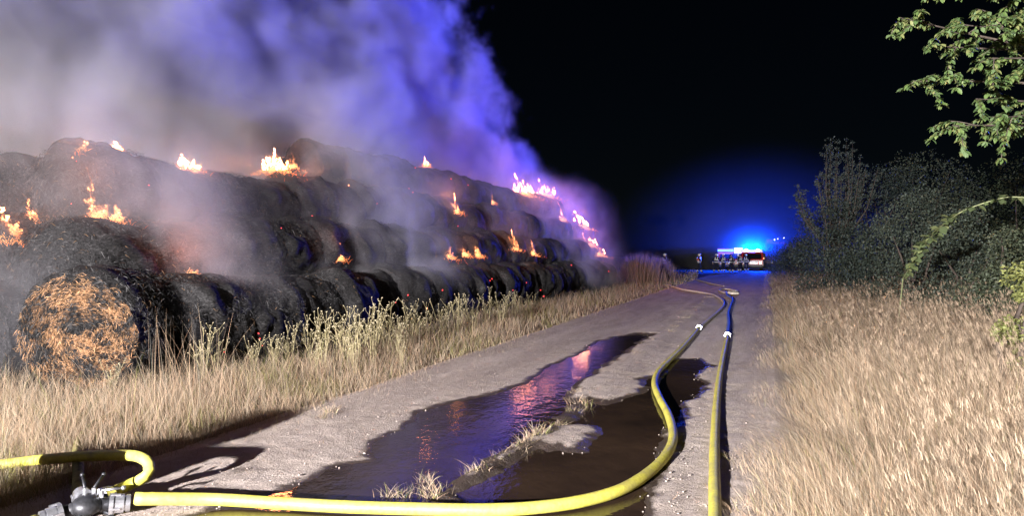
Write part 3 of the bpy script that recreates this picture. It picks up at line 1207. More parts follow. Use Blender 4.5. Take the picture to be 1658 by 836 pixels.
DIV = G(140, 846, 0.0)
DIV.z = 0
div = thing('hose_divider', 'dark metal hose divider with shiny couplings at the grass edge', 'hose divider', DIV)
ctr = Vector((0, 0, 0.115))
out_main = (a_pts[0] - DIV - ctr)
out_main.z = -0.02
out_main.normalize()
up = Vector((0, 0, 1))
sidev = up.cross(out_main).normalized()          # away from the camera, roughly
out_l = (out_main * 0.45 + sidev * 0.9).normalized()
out_r = (-out_main * 0.2 + sidev).normalized()
inn = (-out_main * 0.9 - sidev * 0.25 + up * -0.2).normalized()
bm = bmesh.new()
bmesh.ops.create_uvsphere(bm, u_segments=18, v_segments=12, radius=0.085, matrix=Matrix.Translation(ctr) @ Matrix.Diagonal((1.25, 1.25, 0.85, 1)))
for d, l_ in ((out_main, 0.15), (out_l, 0.17), (out_r, 0.17), (inn, 0.16)):
    add_cyl(bm, ctr, ctr + d * l_, 0.055, 0.047, 16)
bm_obj('body', bm, M['cast'], div, True)
for d, l_ in ((out_main, 0.19), (out_l, 0.20), (out_r, 0.20), (inn, 0.20)):
    bm = bmesh.new()
    for a_, b_, r_ in ((-0.05, -0.022, 0.074), (-0.022, -0.012, 0.055), (-0.012, 0.045, 0.066), (0.045, 0.055, 0.052), (0.055, 0.085, 0.060)):
        add_cyl(bm, ctr + d * (l_ + a_), ctr + d * (l_ + b_), r_, n=20)
    e1 = d.cross(up).normalized()
    e2 = d.cross(e1)
    for k in range(4):
        an = k * math.pi / 2 + .3
        q = e1 * math.cos(an) + e2 * math.sin(an)
        add_cyl(bm, ctr + d * (l_ - 0.045) + q * 0.07, ctr + d * (l_ + 0.02) + q * 0.07, 0.010, n=6)
    bm_obj('coupling', bm, M['alu'], div)
for k, (d, l_) in enumerate(((out_main, 0.09), (out_l, 0.09), (out_r, 0.09))):
    top = ctr + d * l_ + up * 0.05
    bm = bmesh.new()
    add_cyl(bm, top, top + up * 0.05, 0.016, n=10)
    bm_obj('valve_stem', bm, M['alu'], div)
    bm = bmesh.new()
    e = (out_main + up * 0.08) if k == 0 else (d + up * 0.5)
    e = e.normalized()
    add_cyl(bm, top + up * 0.05, top + up * 0.05 + e * 0.14, 0.010, n=8)
    r_ = bmesh.ops.create_uvsphere(bm, u_segments=10, v_segments=8, radius=0.017, matrix=Matrix.Translation(top + up * 0.05 + e * 0.14))
    bm_obj('valve_lever', bm, M['alu'] if k == 0 else M['cast'], div, True)
div.scale = (0.85, 0.85, 0.85)
for k in range(3):
    an = k * 2.1 + 0.5
    d = Vector((math.cos(an), math.sin(an), 0))
    bm = bmesh.new()
    add_cyl(bm, ctr + d * 0.06 - up * 0.03, d * 0.17 + up * 0.005, 0.014, 0.012, n=8)
    bm_obj('leg', bm, M['cast'], div)
w0 = DIV + ctr * 0.85
hose([w0 + out_l * 0.235, w0 + out_l * 0.40 + Vector((0.06, 0, .02)), G(236, 772, 0.16), G(241, 754, 0.22), G(228, 742, 0.26), G(200, 738, 0.24), G(130, 740, 0.17), G(60, 746, 0.10), G(0, 753, 0.07), G(-90, 764, 0.06), G(-200, 776, 0.05)],
     'yellow hose looping up from the divider and out of the picture', M['hose'], r=0.037)
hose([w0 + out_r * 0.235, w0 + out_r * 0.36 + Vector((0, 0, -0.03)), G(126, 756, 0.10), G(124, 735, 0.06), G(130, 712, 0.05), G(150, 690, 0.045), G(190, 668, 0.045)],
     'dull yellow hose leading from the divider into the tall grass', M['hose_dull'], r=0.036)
hose([w0 + inn * 0.24, w0 + inn * 0.45 + Vector((0, -.05, -0.07)), G(60, 845, 0.04), G(0, 872, 0.04), G(-120, 930, 0.04)],
     'shaded supply hose running from the divider out of the picture bottom', M['hose'])

# unseen case and bag, added to cast the long shadow along the verge
kit = thing('shadow_case', 'aluminium case with a bag on top, added out of view to cast the verge shadow', 'equipment case', (-3.42, 3.85, -0.02), (0, 0, -0.35))
box_obj('case_body', (0, 0, 0.25), (0.80, 0.50, 0.46), M['alu'], kit, bevel=0.02)
box_obj('case_lid', (0, 0, 0.52), (0.82, 0.52, 0.07), M['alu'], kit, bevel=0.02)
for sx in (-0.25, 0.25):
    box_obj('latch', (sx, -0.265, 0.48), (0.06, 0.02, 0.10), M['cast'], kit)
for sx in (-1, 1):
    bm = bmesh.new()
    add_cyl(bm, (sx * 0.425, -0.10, 0.34), (sx * 0.425, 0.10, 0.34), 0.014, n=8)
    bm_obj('handle', bm, M['black'], kit)
bag = thing('shadow_bag', 'black bag out of view on the case, added to shape its long shadow', 'bag', (-3.42, 3.85, 0.537), (0, 0, -0.2))
bm = bmesh.new()
bmesh.ops.create_uvsphere(bm, u_segments=20, v_segments=12, radius=1, matrix=Matrix.Translation((0, 0, 0.14)) @ Matrix.Diagonal((0.27, 0.19, 0.15, 1)))
for v in bm.verts:
    v.co += v.co * 0.12 * mnoise.noise(v.co * 9)
    v.co.z = max(0.0, v.co.z)
bm_obj('bag_body', bm, M['black'], bag, True)
V, F = tube(smooth_path([(-0.16, 0, 0.25), (-0.1, 0, 0.34), (0.1, 0, 0.34), (0.16, 0, 0.25)], 0.03), 0.012, 8)
mesh_obj('carry_strap', V, F, M['navy'], bag, True)

# ------------------------------------------------------------------ vehicles
def beam_lamp(parent, loc, energy, colour, name='lamp_light'):
    L = bpy.data.lights.new(name, 'POINT')
    L.energy = energy
    L.color = colour
    L.shadow_soft_size = 0.10
    o = link(bpy.data.objects.new(name, L), parent)
    o.location = loc
    return o


def wheel(parent, x, y, r=0.42, w=0.26):
    bm = bmesh.new()
    add_cyl(bm, (x - w / 2, y, r), (x + w / 2, y, r), r, n=24)
    wo = bm_obj('wheel', bm, M['black'], parent, False)
    bm = bmesh.new()
    add_cyl(bm, (x - w / 2 - 0.01, y, r), (x + w / 2 + 0.01, y, r), r * 0.58, n=18)
    bm_obj('rim', bm, M['alu'], wo)


def vehicle(name, label, loc, rz, w, h, ln, cab_h, blue):
    """front towards -Y"""
    o = thing(name, label, 'fire engine', loc, (0, 0, rz))
    bm = bmesh.new()
    add_box(bm, (0, ln * 0.5 + 0.9, 0.45 + (h - 0.45) / 2), (w, ln - 1.8, h - 0.45), bevel=0.06)
    bm_obj('body', bm, M['redpaint'], o)
    # cab with a raked windscreen
    ch = cab_h
    prof = [(0.0, 0.45), (0.0, 1.15), (0.30, ch), (1.88, ch), (1.88, 0.45)]
    V = [(sx * w / 2, y, z_) for sx in (-1, 1) for y, z_ in prof]
    n = len(prof)
    F = [tuple(range(n)), tuple(range(2 * n - 1, n - 1, -1))] + [(i, i + n, (i + 1) % n + n, (i + 1) % n) for i in range(n)]
    mesh_obj('cab', V, F, M['redpaint'], o)
    V = [(-w * .43, 0.035, 1.28), (w * .43, 0.035, 1.28), (w * .41, 0.25, ch - 0.12), (-w * .41, 0.25, ch - 0.12)]
    V = [(x, y - 0.012, z_) for x, y, z_ in V] + [(x, y + 0.03, z_) for x, y, z_ in V]
    mesh_obj('windscreen', V, [(0, 1, 2, 3), (7, 6, 5, 4), (0, 4, 5, 1), (1, 5, 6, 2), (2, 6, 7, 3), (3, 7, 4, 0)], M['glass'], o)
    box_obj('bumper', (0, -0.06, 0.52), (w * 0.98, 0.16, 0.26), M['cast'], o, bevel=0.03)
    gr = box_obj('grille', (0, -0.022, 0.86), (w * 0.5, 0.04, 0.26), M['black'], o)
    for k in range(4):
        box_obj('grille_bar', (0, -0.05, 0.77 + 0.06 * k), (w * 0.48, 0.02, 0.018), M['alu'], gr)
    box_obj('reflective_band', (0, -0.016, 1.07), (w * 0.99, 0.03, 0.05), M['stripe'], o)
    for sx in (-1, 1):
        bm = bmesh.new()
        add_cyl(bm, (sx * w * 0.37, -0.005, 0.86), (sx * w * 0.37, -0.05, 0.86), 0.10, n=16)
        bm_obj('headlight', bm, M['headlight'] if (sx == blue.get('lit', 0)) else M['whitepaint'], o)
        m_ = box_obj('side_mirror', (sx * (w / 2 + 0.14), 0.15, 1.7), (0.16, 0.08, 0.34), M['black'], o, bevel=0.02)
        box_obj('mirror_arm', (sx * (w / 2 + 0.05), 0.17, 1.82), (0.12, 0.03, 0.03), M['black'], m_)
        dw = box_obj('door', (sx * (w / 2 + 0.008), 1.05, 1.25), (0.02, 1.05, 1.35), M['redpaint'], o)
        box_obj('door_window', (sx * (w / 2 + 0.022), 1.05, 1.62), (0.012, 0.85, 0.5), M['glass'], dw)
        for k in range(2):
            box_obj('locker_shutter', (sx * (w / 2 + 0.006), 2.9 + 1.5 * k, 1.35), (0.02, 1.3, 1.2), M['alu'], o)
        box_obj('side_stripe', (sx * (w / 2 + 0.02), ln * 0.5, 0.66), (0.012, ln - 0.4, 0.12), M['stripe'], o)
        wheel(o, sx * (w / 2 - 0.14), 0.95)
        wheel(o, sx * (w / 2 - 0.14), ln - 1.3)
    for sx in blue.get('beacons', ()):
        bt = max(ch, blue['deck'])
        bc = box_obj('beacon_foot', (sx, 1.6, bt + 0.0), (0.34, 0.34, 0.20), M['black'], o)
        bm = bmesh.new()
        add_cyl(bm, (sx, 1.6, bt + 0.10), (sx, 1.6, bt + 0.34), 0.19, 0.17, n=16)
        add_cyl(bm, (sx, 1.6, bt + 0.34), (sx, 1.6, bt + 0.40), 0.17, 0.07, n=16)
        bm_obj('beacon', bm, M['beacon'], bc, True)
        beam_lamp(bc, (sx, 1.62, bt + 0.52), blue['energy'], (0.0, 0.05, 1.0), 'beacon_light')
        # the turning reflector throws its beam at the smoke just now
        L = bpy.data.lights.new('beacon_beam', 'SPOT')
        L.energy = blue['beam']
        L.color = (0.035, 0.05, 1.0)
        L.spot_size = R(31)
        L.spot_blend = 0.7
        L.shadow_soft_size = 0.1
        bo_ = link(bpy.data.objects.new('beacon_beam', L), bc)
        src = Vector((sx, 1.30, bt + 0.42))
        bo_.location = src
        wm = Matrix.Translation(loc) @ Matrix.Rotation(rz, 4, 'Z')
        aim = wm.inverted() @ RD(13.5, 35.5, 12.3)
        bo_.rotation_euler = (aim - src).to_track_quat('-Z', 'Y').to_euler()
    return o


v1 = vehicle('fire_engine', 'fire engine with two lit blue beacons facing down the track', (TRK.x, TRK.y, 0), -TH * 0.9, 2.3, 2.35, 5.6, 2.0,
             {'beacons': (-0.62, 0.62), 'deck': 2.0, 'energy': 24000, 'beam': 800000, 'lit': 1})
box_obj('marker_lamp', (1.2, -0.05, 1.35), (0.1, 0.08, 0.1), M['amber'], v1)
q = G(1181, HORIZON + EYE * F_PX / 86.0)
v2 = vehicle('fire_engine', 'second fire engine showing red and white reflective boards behind the firefighters', (q.x, q.y, 0), -TH * 0.9, 2.5, 2.2, 5.8, 2.1, {})
for k in range(2):
    box_obj('warning_board', (-0.45, -0.06, 1.92 + 0.32 * k), (1.75, 0.05, 0.16), M['redstripe'] if k == 0 else M['stripe'], v2)
box_obj('warning_board', (-0.45, -0.07, 2.42), (1.75, 0.05, 0.14), M['redstripe'], v2)
box_obj('glow_case', (1.0, -0.1, 2.25), (0.95, 0.3, 0.62), M['glowcase'], v2, bevel=0.04)
box_obj('white_case', (1.15, -0.1, 1.75), (0.5, 0.3, 0.38), M['whitepaint'], v2, bevel=0.04)
q = G(1256, HORIZON + EYE * F_PX / 96.0)
v3 = vehicle('fire_engine', 'third fire engine mostly hidden by the hedge, only its roof edge showing', (q.x, q.y, 0), -TH * 0.9, 2.5, 3.5, 7.5, 3.3, {})
box_obj('reflective_board', (-0.75, -0.05, 3.62), (0.75, 0.08, 0.36), M['redstripe'], v3)
for k, x_ in enumerate((-0.15, 0.25, 1.0)):
    box_obj('marker_lamp', (x_, -0.05, 3.72 + 0.12 * k), (0.14, 0.08, 0.2 if k == 0 else 0.12), M['marker'], v3)

# ------------------------------------------------------------------ firefighters


def person(label, loc, rz, pose, helmet_mat, vest=False, hh=1.78):
    k = hh / 1.78
    J = {'pelvis': (0, 0, .95), 'waist': (0, 0.0, 1.10), 'chest': (0, .02, 1.32), 'neckb': (0, .01, 1.47), 'neck': (0, -.01, 1.54), 'head': (0, -.02, 1.64), 'crown': (0, -.02, 1.73)}
    for s_, sx in (('l', -1), ('r', 1)):
        a = pose.get('arm_' + s_, (0.06, -0.05, 0.10, -0.12))
        J['sh' + s_] = (sx * .19, .01, 1.43)
        J['el' + s_] = (sx * (.23 + a[0]), a[1], 1.16)
        J['wr' + s_] = (sx * (.22 + a[2]), a[3], .94 if a[3] > -.25 else 1.05)
        wx, wy, wz = J['wr' + s_]
        J['hd' + s_] = (wx, wy - .03, wz - .07)
        J['fg' + s_] = (wx, wy - .05, wz - .15)
        st = pose.get('leg_' + s_, (0.0, 0.0))
        J['hp' + s_] = (sx * .10, 0, .90)
        J['kn' + s_] = (sx * (.12 + st[0] * .5), st[1] * .5 - .03, .50)
        J['an' + s_] = (sx * (.12 + st[0]), st[1], .09)
        J['hl' + s_] = (sx * (.12 + st[0]), st[1] + .03, .05)
        J['toe' + s_] = (sx * (.14 + st[0]), st[1] - .19, .045)
    RR = dict(pelvis=(.17, .13), waist=(.16, .12), chest=(.20, .14), neckb=(.10, .09), neck=(.06, .06), head=(.085, .1), crown=(.07, .08), sh=(.09, .09), el=(.065, .065), wr=(.048, .048),
              hd=(.045, .03), fg=(.03, .02), hp=(.12, .12), kn=(.085, .085), an=(.07, .075), hl=(.055, .06), toe=(.05, .04))
    names = list(J)
    ed = [('pelvis', 'waist'), ('waist', 'chest'), ('chest', 'neckb'), ('neckb', 'neck'), ('neck', 'head'), ('head', 'crown')]
    for s_ in 'lr':
        ed += [('chest', 'sh' + s_), ('sh' + s_, 'el' + s_), ('el' + s_, 'wr' + s_), ('wr' + s_, 'hd' + s_), ('hd' + s_, 'fg' + s_),
               ('pelvis', 'hp' + s_), ('hp' + s_, 'kn' + s_), ('kn' + s_, 'an' + s_), ('an' + s_, 'hl' + s_), ('an' + s_, 'toe' + s_)]
    me = bpy.data.meshes.new('body')
    me.from_pydata([J[n] for n in names], [(names.index(a), names.index(b)) for a, b in ed], [])
    tmp = bpy.data.objects.new('body_tmp', me)
    C.objects.link(tmp)
    tmp.modifiers.new('skin', 'SKIN')
    for i, n in enumerate(names):
        key = n if n in RR else n[:-1]
        me.skin_vertices[0].data[i].radius = RR[key]
        me.skin_vertices[0].data[i].use_root = (n == 'pelvis')
    ss_ = tmp.modifiers.new('sub', 'SUBSURF')
    ss_.levels = 2
    bpy.context.view_layer.update()
    ev = tmp.evaluated_get(bpy.context.evaluated_depsgraph_get())
    fin = bpy.data.meshes.new_from_object(ev)
    bpy.data.objects.remove(tmp)
    fin.materials.clear()
    for m_ in (M['navy'], M['skin'], M['black']):
        fin.materials.append(m_)
    for f_ in fin.polygons:
        c_ = f_.center
        f_.material_index = 1 if (c_.z > 1.56 or (c_.z < 0.93 and abs(c_.x) > .25 and c_.z > .6)) else (2 if c_.z < .12 else 0)
        f_.use_smooth = True
    o = thing('person', label, 'person', loc, (0, 0, rz), 'firefighters by the vehicles')
    o.scale = (k, k, k)
    link(bpy.data.objects.new('body', fin), o)
    # helmet with brim and neck guard
    bm = bmesh.new()
    bmesh.ops.create_uvsphere(bm, u_segments=18, v_segments=10, radius=0.135, matrix=Matrix.Translation((0, -.015, 1.70)) @ Matrix.Diagonal((.95, 1.12, 1.0, 1)))
    for v_ in bm.verts:
        if v_.co.z < 1.675:
            v_.co.z = 1.675 + (v_.co.z - 1.675) * 0.15
            v_.co.x *= 1.12
            v_.co.y = -0.015 + (v_.co.y + 0.015) * 1.15
    he = bm_obj('helmet', bm, helmet_mat, o, True)
    box_obj('visor', (0, -.165, 1.66), (.17, .02, .09), M['glass'], he, bevel=.008)
    box_obj('nose', (0, -.135, 1.60), (.03, .04, .05), M['skin'], o, bevel=.01)

    def band(name, z_, rx, ry, cx=0., cy=0., hgt=.06, mt=None):
        bm = bmesh.new()
        n_ = 20
        vs = [[bm.verts.new((cx + rx * math.cos(2 * math.pi * i / n_), cy + ry * math.sin(2 * math.pi * i / n_), z_ + dz_)) for i in range(n_)] for dz_ in (-hgt / 2, hgt / 2)]
        for i in range(n_):
            bm.faces.new((vs[0][i], vs[0][(i + 1) % n_], vs[1][(i + 1) % n_], vs[1][i]))
        bmesh.ops.solidify(bm, geom=bm.faces[:], thickness=0.012)
        return bm_obj(name, bm, mt or M['stripe'], o)
    band('reflective_stripe', 1.02, .215, .17, 0, .0, .10)
    band('reflective_stripe', 1.25, .235, .18, 0, .015, .10)
    for s_, sx in (('l', -1), ('r', 1)):
        an_ = J['an' + s_]
        band('reflective_stripe', .20, .10, .10, an_[0] * .98, an_[1] * .9, .12)
        w_ = J['wr' + s_]
        band('cuff_stripe', w_[2] + .07, .075, .075, w_[0], w_[1] * .9, .07)
        box_obj('shoulder_stripe', (sx * .10, -.145, 1.36), (.05, .03, .26), M['stripe'], o, rot=(R(-8), 0, 0))
        box_obj('back_stripe', (sx * .10, .175, 1.34), (.05, .03, .26), M['stripe'], o)
    if vest:
        band('vest', 1.25, .245, .19, 0, .015, .30, M['redstripe'])
        band('vest_band', 1.16, .255, .20, 0, .015, .07)
    else:
        bm = bmesh.new()
        add_cyl(bm, (0, .25, 1.02), (0, .25, 1.42), .075, n=14)
        bm_obj('air_cylinder', bm, M['cast'], o, True)
    return o


def foot(px, y):
    return G(px, HORIZON + EYE * F_PX / y)


person('firefighter in red and white vest walking, apart from the others', foot(1132, 71), R(60), {'leg_l': (.02, -.28), 'leg_r': (.02, .22), 'arm_l': (.05, -.18, .02, -.3), 'arm_r': (.05, .15, .04, .2)}, M['helmet'], True)
person('firefighter standing in front of the red and white boards', foot(1160, 72), R(-20), {'leg_l': (.10, 0), 'leg_r': (.10, .0), 'arm_l': (.16, -.06, .1, -.2)}, M['helmet'])
person('firefighter seen from behind near the blue beacons', foot(1184, 73), R(190), {'leg_l': (.06, 0), 'leg_r': (.06, .0)}, M['navy'])
person('firefighter standing dark beside the lit blue beacons', foot(1198, 75), R(30), {'leg_l': (.05, .05), 'arm_r': (.12, -.1, .05, -.3)}, M['navy'])
person('firefighter standing between the boards and the one seen from behind', foot(1171, 74), R(10), {'leg_l': (.05, -.05), 'arm_l': (.12, -.12, .05, -.3)}, M['helmet'])
person('firefighter in front of the engine with the lit beacons', foot(1208, 77), R(-40), {'leg_r': (.08, .05), 'arm_r': (.14, -.05, .12, -.1)}, M['whitepaint'])
person('firefighter with white helmet half hidden in the dry bush', foot(1076, 62), R(100), {'arm_l': (.1, -.1, .1, -.3)}, M['whitepaint'])

# ------------------------------------------------------------------ grass


def blades(name, base, h, w, yaw, lean, leandir, col, mat, parent=None, droop=0.25):
    """thin curved blades: two quads and a tip each"""
    n = len(base)
    side = np.stack([np.cos(yaw), np.sin(yaw), np.zeros(n)], 1)
    ld = np.stack([np.cos(leandir), np.sin(leandir), np.zeros(n)], 1)
    rows = []
    for t_, wk in ((0, 1.0), (0.38, 0.85), (0.75, 0.55), (1.0, 0.0)):
        c_ = base + ld * (h * lean * t_ ** 1.3)[:, None]
        c_[:, 2] += h * (t_ - droop * lean * t_ ** 2.4)
        if wk:
            rows += [c_ - side * (w * wk)[:, None], c_ + side * (w * wk)[:, None]]
        else:
            rows.append(c_)
    V = np.stack(rows, 1).reshape(-1, 3)
    k = (np.arange(n) * 7)[:, None]
    loops = (k + np.array([0, 1, 3, 2, 2, 3, 5, 4, 4, 5, 6])).ravel()
    starts = (np.arange(n)[:, None] * 11 + np.array([0, 4, 8])).ravel()
    totals = np.tile([4, 4, 3], n)
    shade = np.tile(np.array([0.8, 0.8, 0.95, 0.95, 1.05, 1.05, 1.1]), n)[:, None]
    return fast_mesh(name, V, loops, starts, totals, mat, parent, col=np.clip(np.repeat(col, 7, 0), 0, 1))


for (o, gb, gh, gw, gc, i) in EMBER_BEDS:
    ng = np.random.default_rng(900 + i)
    n = len(gb)
    blades('glowing_straw', gb, gh, gw, ng.uniform(0, 3.14, n), ng.uniform(.5, 1.6, n), ng.uniform(0, 6.28, n), gc, M['flame'], o)['kind'] = 'stuff'


def straw_colour(n, green=0.0, g=rng):
    c_ = np.array([0.45, 0.345, 0.235]) * g.uniform(0.40, 1.25, n)[:, None]
    c_ += np.array([0.03, 0.0, -0.01]) * g.normal(0, 1, n)[:, None]
    gm = g.random(n) < green
    c_[gm] = np.array([0.20, 0.21, 0.06]) * g.uniform(0.6, 1.3, gm.sum())[:, None]
    return np.clip(c_, 0.02, 0.9)


def scatter(n, p0, p1, s0, s1, power):
    """more blades close to the camera, where they show one by one"""
    u = rng.random(n)
    s_ = s0 * (s1 / s0) ** (u ** power)
    p_ = rng.uniform(p0, p1, n)
    return p_, s_


def place(p_, s_, z_=-0.03):
    return np.stack([-CS * p_ + SN * s_, SN * p_ + CS * s_, np.full(len(p_), z_)], 1)


def cull(B, margin=120):
    """keep what stands in or just beside the camera's field"""
    px = CX + B[:, 0] / np.maximum(B[:, 1], .1) * F_PX
    return (B[:, 1] > 2.6) & (px > -margin - 500 / np.maximum(B[:, 1], .1)) & (px < 1658 + margin + 500 / np.maximum(B[:, 1], .1))


def verge_right():
    n = 230000
    u = rng.random(n)
    y = 3.0 * (70 / 3.0) ** (u ** 1.0)
    pxx = rng.uniform(1130, 1760, n)
    x = (pxx - CX) / F_PX * y
    p_, s_ = -CS * x + SN * y, SN * x + CS * y
    edge_n = 0.22 * (fbm(s_ * 1.5, p_ * 0 + 3, 77) - 0.5) * 2
    ok = (p_ < EDGE_R + edge_n) & (p_ > -14)
    p_, s_, y = p_[ok], s_[ok], y[ok]
    n = len(p_)
    d = EDGE_R - p_
    clump = fbm(p_ * 0.9, s_ * 0.6, 60)
    keep = rng.random(n) < np.clip(0.35 + d * 1.2, 0, 1) * np.clip(0.5 + clump, 0, 1.2)
    p_, s_, d, clump, y = p_[keep], s_[keep], d[keep], clump[keep], y[keep]
    n = len(p_)
    tall = np.clip(0.10 + d * 0.22, 0.08, 0.52) * (0.55 + 0.9 * clump) + np.clip((d - 1.5) * 0.06, 0, 0.25)
    h = tall * rng.uniform(0.35, 1.4, n)
    flat = np.clip((fbm(p_ * 0.7 + 3, s_ * 0.7, 313) - 0.52) * 7, 0, 1)
    h *= 1 - 0.35 * flat
    w = np.maximum(0.0011, 0.00016 * y) * rng.uniform(0.6, 1.4, n)
    ld = rng.normal(0, 1.0, n) + 7 * fbm(p_ * 0.5, s_ * 0.4, 91)
    return blades('dry_grass', place(p_, s_), h, w, rng.uniform(0, np.pi, n), rng.uniform(0.1, 1.0, n) + flat * rng.uniform(.3, 1.6, n), ld, straw_colour(n, 0.04) * (0.62 + 0.75 * fbm(p_ * 1.3, s_ * 1.1, 515))[:, None], M['blade'])


tag(verge_right(), 'pale dry grass on the verge below the hedge', kind='stuff')


def stalks_right():
    n = 9000
    y = 3.4 * (40 / 3.4) ** rng.random(n)
    pxx = rng.uniform(1240, 1760, n)
    x = (pxx - CX) / F_PX * y
    p_, s_ = -CS * x + SN * y, SN * x + CS * y
    ok = (p_ < -0.7) & (rng.random(n) < np.clip((-0.3 - p_) * 0.35, 0, 1))
    p_, s_, y = p_[ok], s_[ok], y[ok]
    n = len(p_)
    h = np.clip(0.45 + (-p_) * 0.16, 0, 1.15) * rng.uniform(0.5, 1.15, n)
    w = np.maximum(0.0013, 0.00017 * y)
    yaw = rng.uniform(0, np.pi, n)
    lean = rng.uniform(0.15, 0.8, n)
    ld = rng.normal(2.6, 0.9, n)
    B = place(p_, s_)
    col = np.array([0.45, 0.345, 0.235]) * rng.uniform(.75, 1.15, n)[:, None]
    # a feathery head on each stalk
    tipv = B + np.stack([np.cos(ld), np.sin(ld), np.zeros(n)], 1) * (h * lean * 0.86)[:, None]
    tipv[:, 2] += h * (0.92 - 0.25 * lean * 0.8)
    k = 5
    HB = np.repeat(tipv, k, 0) + rng.normal(0, 0.012, (n * k, 3))
    hh_ = rng.uniform(0.03, 0.08, n * k)
    all_b = np.concatenate([B, HB])
    return blades('tall_grass', all_b, np.concatenate([h, hh_]), np.concatenate([w, np.repeat(w, k) * 1.3]), np.concatenate([yaw, rng.uniform(0, np.pi, n * k)]),
                  np.concatenate([lean, rng.uniform(0.2, 0.7, n * k)]), np.concatenate([ld, np.repeat(ld, k) + rng.normal(0, .4, n * k)]),
                  np.concatenate([col, np.repeat(col, k, 0)]), M['blade'])


tag(stalks_right(), 'tall seeded grass stalks standing above the verge', kind='stuff')


def verge_left():
    n = 240000
    u = rng.random(n)
    y = 3.6 * (75 / 3.6) ** u
    pxx = rng.uniform(-110, 1130, n)
    x = (pxx - CX) / F_PX * y
    p_, s_ = -CS * x + SN * y, SN * x + CS * y
    edge_n = 0.25 * (fbm(s_ * 1.3, p_ * 0 + 9, 87) - 0.5) * 2
    far = np.where(s_ < 6.3, 13.0, np.where(s_ > 39.5, 16.0, 7.0 + 0.5 * (fbm(s_ * .9, p_ * 0, 14) - .5)))
    ok = (p_ > EDGE_L + edge_n) & (p_ < far)
    p_, s_, y = p_[ok], s_[ok], y[ok]
    n = len(p_)
    d = p_ - EDGE_L
    clump = fbm(p_ * 1.1, s_ * 0.8, 160)
    keep = rng.random(n) < np.clip(0.25 + d * 1.1, 0, 1) * np.clip(0.45 + clump, 0, 1.2)
    p_, s_, d, clump, y = p_[keep], s_[keep], d[keep], clump[keep], y[keep]
    n = len(p_)
    tall = np.clip(0.09 + d * 0.13, 0.08, 0.36) * (0.45 + 1.0 * clump)
    h = tall * rng.uniform(0.5, 1.3, n)
    w = np.maximum(0.0011, 0.00016 * y) * rng.uniform(0.6, 1.4, n)
    gr = fbm(p_ * 0.8, s_ * 0.8, 222)
    col = straw_colour(n, 0.04)
    gm = (gr > 0.58) & (rng.random(n) < 0.35)
    col[gm] = np.array([0.22, 0.21, 0.07]) * rng.uniform(0.6, 1.3, gm.sum())[:, None]
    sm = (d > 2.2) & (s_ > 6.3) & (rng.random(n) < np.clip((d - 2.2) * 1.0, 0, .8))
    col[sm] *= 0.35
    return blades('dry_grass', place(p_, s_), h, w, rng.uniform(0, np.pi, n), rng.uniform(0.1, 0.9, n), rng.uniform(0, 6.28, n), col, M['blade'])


tag(verge_left(), 'short dry grass between the track and the burning stack', kind='stuff')


def stalks_left():
    n = 2600
    y = 4.4 * (34 / 4.4) ** rng.random(n)
    pxx = np.where(rng.random(n) < 0.3, rng.normal(300, 60, n), rng.uniform(-60, 1000, n))
    x = (pxx - CX) / F_PX * y
    p_, s_ = -CS * x + SN * y, SN * x + CS * y
    ok = (p_ > EDGE_L + 0.9) & (p_ < np.where(s_ < 6.2, 10.5, 7.1)) & (rng.random(n) < .7)
    p_, s_, y, pxx = p_[ok], s_[ok], y[ok], pxx[ok]
    n = len(p_)
    h = np.where(np.abs(pxx - 310) < 70, rng.uniform(0.6, 1.2, n), rng.uniform(0.25, 0.75, n))
    w = np.maximum(0.0013, 0.00017 * y)
    return blades('tall_grass', place(p_, s_), h, w, rng.uniform(0, np.pi, n), rng.uniform(0.05, 0.55, n), rng.normal(2.4, 1.0, n), straw_colour(n, 0.12) * 1.05, M['blade'])


tag(stalks_left(), 'long bleached grass stalks in front of the near bales', kind='stuff')


def tuft_mesh(seed, n=60, hgt=0.16, spread=0.06):
    g_ = np.random.default_rng(seed)
    B = np.stack([g_.normal(0, spread, n), g_.normal(0, spread, n), np.full(n, -0.02)], 1)
    o = blades('grass_tuft', B, g_.uniform(.4, 1.1, n) * hgt, g_.uniform(0.0016, 0.003, n), g_.uniform(0, 3.14, n), g_.uniform(.2, 1.2, n), g_.uniform(0, 6.28, n), straw_colour(n, 0.15, g_), M['blade'])
    me = o.data
    bpy.data.objects.remove(o)
    return me


